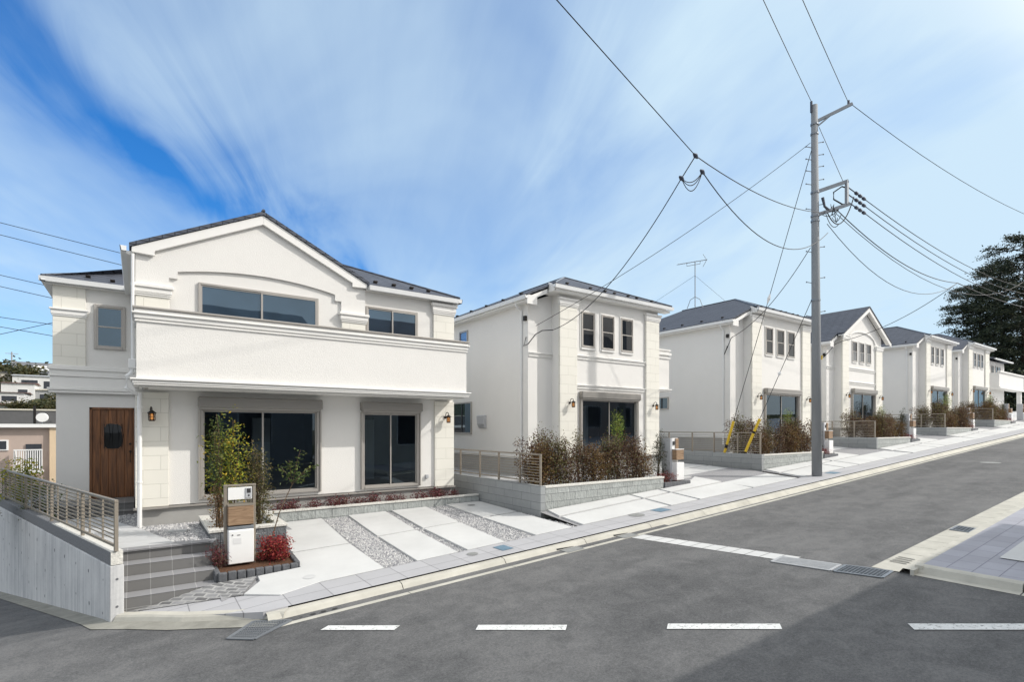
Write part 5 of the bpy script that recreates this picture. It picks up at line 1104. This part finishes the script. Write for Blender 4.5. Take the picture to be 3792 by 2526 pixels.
# ------------------------------------------------------------------ television antenna on the third house
AN = thing('tv_antenna', (22.9, 16.3, 6.2), 'thin television antenna on the roof ridge of the third house', 'antenna')
q = MB(); q.tube([(22.9, 16.3, 6.15), (22.9, 16.3, 8.42)], .022, 6); q.build('mast', 'galv', AN)
q = MB()
for a in range(4): e = (22.9+.38*math.cos(a*1.57+.6), 16.3+.38*math.sin(a*1.57+.6)); q.tube([(22.9, 16.3, 6.62), (22.9+(e[0]-22.9)*.6, 16.3+(e[1]-16.3)*.6, 6.48), (e[0], e[1], 6.05)], .016, 5)
q.build('roof_stand', 'galv', AN)
q = MB(); q.tube([(22.05, 16.73, 8.20), (23.5, 16.02, 8.54)], .018, 5); q.build('boom', 'galv', AN)
q = MB(); q.tube([(22.5, 16.5, 8.30), (22.5, 16.5, 8.15), (23.15, 16.18, 8.31), (23.15, 16.18, 8.44)], .014, 5); q.build('boom_bracket', 'galv', AN)
for i in range(12):
    t = i/11; c = (22.07+1.38*t, 16.72-.68*t, 8.205+.32*t); q = MB(); q.tube([(c[0]-.04, c[1]-.09, c[2]), (c[0]+.04, c[1]+.09, c[2])], .008, 4); q.build('element', 'galv', AN)
for s in (1, -1): q = MB(); q.tube([(23.48, 16.03, 8.53), (23.30, 16.12, 8.49+s*.32)], .013, 4); q.build('reflector', 'galv', AN)
for i, e in enumerate(((24.6, 17.5, 6.35), (21.4, 18.2, 6.2), (24.0, 14.9, 5.95))): q = MB(); q.tube([(22.9, 16.3, 7.7), e], .006, 4); q.build('stay', 'wire', AN)

# ------------------------------------------------------------------ conifers at the top of the street
def conifer(seed, h, rad, nb, base=.12, sz=.30):
    rnd = random.Random(seed); st, lf = MB(), MB(); lean = rnd.uniform(-.3, .3)
    st.tube([(lean*t*t, 0, h*t) for t in fr(0, 1, 8)], [max(.03, .034*h*(1-t)**1.5*.55) for t in fr(0, 1, 8)], 8)
    for i in range(nb):
        t = base+(1-base)*(i+rnd.random())/nb; L_ = rad*(min(1, .62+1.1*(t-base)) if t < .55 else (max(0, 1-((t-.55)/.47)**2))**.6)*rnd.uniform(.5, 1.12)+.25
        a = rnd.uniform(0, 6.28); o = Vector((lean*t*t, 0, h*t)); dr = rnd.uniform(-.10, .20)
        e = o+Vector((math.cos(a)*L_, math.sin(a)*L_, L_*dr)); m = o.lerp(e, .55)+Vector((0, 0, L_*.06)); st.tube([tuple(o), tuple(m), tuple(e)], [.05, .03, .01], 4, False)
        for c_ in range(int(5+L_*4.5)):
            u = .22+.78*rnd.random()**.75; p = (o.lerp(m, u/.55) if u < .55 else m.lerp(e, (u-.55)/.45))+Vector((rnd.gauss(0, .22), rnd.gauss(0, .22), rnd.gauss(0, .10)))
            for _ in range(9): lf.leaf(p+Vector((rnd.gauss(0, .27), rnd.gauss(0, .27), rnd.gauss(.02, .13))), sz*rnd.uniform(.6, 1.35), .34, .5, rnd)
    return st, lf
cs = [(86.4, 15.9, 21.6, 6.6, 'broad dark conifer at the top of the street, crown cut by the right picture edge', 1), (83.2, 19.2, 15.5, 3.6, 'shorter dark conifer left of the broad one, rising behind the last roofs', 2), (94, 19.5, 20.5, 7.5, 'dark conifer standing behind the broad conifer', 3)]
for x, y, h, r_, lb, sd in cs: plant('conifer_tree', (x, y, 1.2), lb, 'tree', 'conifers at the top of the street', conifer(sd, h, r_, int(h*6.5), .22, .32), 'leaf_conifer', 'bark_dark')
for i, (x, y, h) in enumerate(((76, 21, 7.5), (80, 15.5, 5.5), (84, 13.5, 6.0), (95, 19, 12), (90, 14, 8.5), (98, 15, 13))):
    shp = blob_leaf_shrub(90+i, h, h*.34, 9, 1500, .34, 1.6, .05, .45); plant('broadleaf_tree', (x, y, 1.0), ['dark rounded tree right behind the last balcony house', 'low dark tree at the foot of the conifers, leftmost', 'low dark tree at the foot of the conifers at the right edge', 'dark tree filling the gap behind the conifer trunks', 'mid-height dark tree under the right conifer', 'farthest dark tree at the right edge'][i], 'tree', 'dark trees under the conifers', shp, 'leaf_conifer', 'bark_dark')

# ------------------------------------------------------------------ houses across the street (outside the frame; they shade the junction)
def plain_house(name, x0, x1, y0, y1, z0, ze, zr, label, wm='far_white', rm='far_roof_brown', wins=(), face='y'):
    t = thing(name, ((x0+x1)/2, (y0+y1)/2, z0), label, 'house'); q = MB(); q.box(x0, x1, y0, y1, z0, ze); q.build('wall', wm, t)
    r = MB(); o = min(.4, (x1-x0)*.06); ym = (y0+y1)/2
    if zr > ze+.3: r.prism([(x0-o, y0-o, ze+.003), (x0-o, y1+o, ze+.003), (x0-o, ym, zr)], (x1-x0+2*o, 0, 0))
    else: r.box(x0-o, x1+o, y0-o, y1+o, ze+.003, zr)
    r.build('roof', rm, t)
    for (a, b, c, d) in wins:
        q = MB(); yy = y0 if face == 'y' else y1; s = -1 if face == 'y' else 1; q.box(a, b, min(yy, yy+s*.05), max(yy, yy+s*.05), c, d); wo = q.build('window', 'white_metal', t)
        q = MB(); y2 = yy+s*.056; e = .06 if b-a > .5 else .03; q.face([(a+e, y2, c+e), (b-e, y2, c+e), (b-e, y2, d-e), (a+e, y2, d-e)]); q.build('pane', 'far_window', wo)
    return t
plain_house('dark_house', 10.6, 19, -9, -1.25, -2.3, 3.2, 6.9, 'dark brown house across the street, out of frame, shading the junction', 'far_cream', 'far_roof_brown', ((12, 14, -1, 1), (15.5, 17.5, 1.2, 2.6), (12, 13.6, 1.2, 2.6)), 'y1')
plain_house('grey_house', 3.2, 9.5, -18, -9.5, -3, 5.6, 8.3, 'grey house behind the junction, out of frame', 'far_grey', 'far_roof_grey', ((2, 4, -1, 1), (5, 7, -1, 1), (2, 4, 1.6, 3.2)), 'y1')
plain_house('cream_house', -13, -3, -22, -13, -3, 3.4, 6.2, 'cream house behind the viewer, out of frame', 'far_cream', 'far_roof_brown', ((-11, -9, -1, 1), (-7, -5, -1, 1)), 'y1')
plain_house('brown_house', 31.5, 40, -18, -9, -2, 6.0, 9.6, 'brown house across the street farther up, out of frame', 'tan_wall', 'far_roof_grey', ((33, 35, 0, 2), (37, 39, 0, 2)), 'y1')

# ------------------------------------------------------------------ view across the valley at the left
TB = thing('tan_building', (-7.2, 50, -9), 'tan flat-roofed building just beyond the railing, with a white balcony', 'building')
q = MB(); q.box(-13, -4.98, 47.8, 56, -9, .02); q.build('wall', 'tan_wall', TB); q = MB(); q.box(-4.978, -3.4, 47.55, 56, -9, .02); q.build('wall', 'cream_wall', TB)
q = MB(); q.box(-13.2, -3.2, 47.4, 56.2, .021, .26); q.build('roof_edge', 'white_metal', TB)
q = MB(); q.box(-9.2, -7.3, 47.72, 47.80, -1.55, -.85) if False else q.box(-8.9, -7.05, 47.72, 47.80, -1.5, -.80); w_ = q.build('window', 'white_metal', TB); q = MB(); q.box(-8.8, -7.15, 47.70, 47.718, -1.42, -.88); q.build('pane', 'far_window', w_)
q = MB(); q.box(-6.65, -5.25, 46.6, 47.5, -3.0, -2.85); b_ = q.build('balcony', 'white_metal', TB)
q = MB()
for i in range(13): q.box(-6.63+i*.112, -6.58+i*.112, 46.6, 46.65, -2.85, -1.5)
q.box(-6.65, -5.23, 46.58, 46.68, -1.5, -1.42); q.box(-6.65, -6.60, 46.6, 47.5, -2.85, -1.45); q.build('balustrade', 'white_metal', b_)
q = MB(); q.box(-6.2, -5.4, 47.70, 47.80, -2.8, -1.1); q.build('door', 'far_window', TB)
q = MB(); q.box(-6.9, -4.6, 46.9, 47.5, -9, -3.9); q.build('dark_louvre', 'dark_siding', TB)
DS = thing('satellite_dish', (-5.35, 47.4, .2), 'round white satellite dish on the roof of the tan building', 'satellite dish')
q = MB(); q.prism([(-5.35+.30*math.cos(a), 47.3, .70+.30*math.sin(a)) for a in [i*math.pi/10 for i in range(20)]], (.05, .07, 0)); q.build('dish', 'white_metal', DS); q = MB(); q.tube([(-5.35, 47.45, .2), (-5.35, 47.42, .6)], .03, 6); q.build('mast', 'galv', DS)
RV = thing('retaining_wall', (-9, 60, -3), 'long dark retaining wall across the valley behind the tan building', 'retaining wall'); q = MB(); q.box(-40, 6, 94, 95, -10, 2.3); q.build('wall_face', 'dark_siding', RV); q = MB(); q.box(-40, 6, 93.9, 95.1, 2.3, 2.5); q.build('coping', 'far_cream', RV)
far = [(-38, -21.4, 163, 172, 1.5, 8.0, 8.35, 'far_white', 'far_roof_brown', 'white two-storey hillside house with dark windows, lowest at the left edge', ((-29, -27.3, 6.0, 7.3), (-25.3, -22.6, 6.0, 7.3), (-28, -26, 2.9, 4.1), (-25.6, -24.2, 2.9, 4.1))),
       (-38, -21.2, 162.2, 163.4, 5.0, 5.2, 5.5, 'far_cream', 'far_roof_brown', 'thin brown porch roof on the lowest white hillside house', ()),
       (-29.2, -22.8, 188, 197, 7.5, 11.7, 12.2, 'far_white', 'far_roof_brown', 'white hillside house with a thin red-brown roof edge', ((-26, -24, 8.6, 10.2),)),
       (-30.5, -20, 212, 221, 9, 15.5, 16.2, 'far_white', 'far_grey', 'wide pale hillside house with dark window bands', ((-28.6, -24.8, 11.8, 14.4), (-23.6, -20.5, 11.8, 14.2))),
       (-23, -14, 190, 198, 5, 10.2, 10.5, 'far_grey', 'far_cream', 'grey hillside block with a terrace beside the corner house wall', ((-22, -19.6, 7.2, 9.2), (-18.6, -15, 7.2, 9.2))),
       (-52, -40.3, 280, 290, 19, 22.6, 25.0, 'far_cream', 'far_roof_brown', 'brown-roofed house on the hill crest at the left edge', ((-45, -43.5, 20.2, 22),)),
       (-38.5, -27, 267, 276, 18, 22.5, 25.2, 'far_white', 'far_roof_grey', 'grey-roofed long house on the hill crest below the far pole', ((-36.5, -34, 19.5, 21.8),)),
       (-40, -33, 228, 236, 12, 17.5, 18.3, 'far_cream', 'far_roof_grey', 'cream house half hidden by bushes half-way up the far hillside', ((-38, -35.5, 14.6, 16.4),)),
       (-36, -31, 247, 253, 15, 19.4, 20.8, 'far_white', 'far_roof_brown', 'little white house with brown gable roof under the hill crest', ((-34.6, -32.8, 16.6, 18.2),)),
       (-27, -21, 238, 245, 13.5, 18.4, 19.6, 'far_grey', 'far_roof_grey', 'grey gabled house above the wide pale hillside house', ((-25.4, -22.4, 15.4, 17.2),)),
       (-48, -41.5, 250, 257, 16, 20.0, 21.4, 'far_cream', 'far_roof_brown', 'cream house with brown gable roof at the left edge of the hillside', ((-46, -43, 17.2, 19),)),
       (-31.5, -25.8, 258.5, 265, 17.5, 21.2, 23.2, 'far_white', 'far_white', 'small bright white gabled house near the hill crest', ((-29, -27.5, 19, 20.6),))]
for x0, x1, y0, y1, z0, ze, zr, wm, rm, lb, wn in far: plain_house('hillside_house', x0, x1, y0, y1, z0, ze, zr, lb, wm, rm, wn)['group'] = 'houses on the far hillside'
fb = None
for i, (x, y, z, s) in enumerate(((-36, 232, 13, 1.9), (-31, 236, 13.5, 2.0), (-41, 240, 14, 2.2), (-27, 228, 13, 1.2), (-46, 225, 12, 2.4), (-12, 98, -1, .75), (-15, 98, -1, .8), (-9, 97, -1, .7), (-18, 99, -1, .7), (-13, 108, -.5, .8), (-20.5, 160, 3, .9), (-17, 165, 3, 1.0), (-14, 175, 5, 1.2), (-33, 205, 9, 1.3), (-20, 230, 12, 1.3))):
    lb = 'dull green bush among the houses on the far hillside'
    if fb is None: fb = plant('hillside_bush', (x, y, z), lb, 'bush', 'bushes on the far hillside', blob_leaf_shrub(120, 3.2, 2.2, 9, 700, .5, 1.4, .05, .5), 'leaf_hill'); fb.scale = (s*1.3, s*1.3, s)
    else: dup(fb, (x, y, z), i*1.3, (s*1.4, s*1.4, s), lb, 'bushes on the far hillside')
FP = thing('far_utility_pole', (-42.3, 293, 16), 'tiny utility pole with crossarms on the far hill crest', 'utility pole')
q = MB(); q.tube([(-42.3, 293, 20), (-42.3, 293, 31)], .24, 6); q.build('shaft', 'far_grey', FP)
for z, w_ in ((30.2, 2.0), (27.2, 1.5)): q = MB(); q.box(-42.3-w_, -42.3+w_, 292.9, 293.1, z, z+.2); q.build('crossarm', 'far_grey', FP)
SL = thing('street_pole', (-9.7, 80.4, -5), 'slim dark street pole beside the satellite dish', 'street pole'); q = MB(); q.tube([(-9.7, 80.4, -6), (-9.7, 80.4, 2.5)], .13, 6); q.build('pole', 'iron', SL)
# wires crossing the sky at the left, beyond the corner house
lw = [((515, 585), (0, 285)), ((543, 612), (0, 285)), ((625, 652), (0, 110)), ((655, 683), (0, 120)), ((728, 746), (0, 125)), ((750, 772), (0, 125)), ((769, 741), (0, 125))]
def air(x, y, d):
    r_ = (x-1177)/1208.6; z_ = (984-y)/1208.6; return ((.5786+.8155*r_)*d, (.8155-.5786*r_)*d, z_*d)
LWL = ['topmost thin wire in the sky left of the corner house', 'second wire from the top in the sky left of the corner house', 'third wire left of the corner house, meeting its roof edge', 'fourth wire left of the corner house, just below its eave', 'upper of two parallel wires beside the left wing window', 'lower of two parallel wires beside the left wing window', 'wire climbing rightwards across the parallel wires at the left']
for ((ya, yb), (xa, xb)), lb in zip(lw, LWL):
    a, b = air(-420, ya-(yb-ya)*1.5*(300/ (xb-xa) if xb > 200 else 2.2), 26), air(xb+260, yb+(yb-ya)*(260/(xb-xa)), 30); wire(lb, sagw(a, b, .02), .020, group='wires left of the corner house')
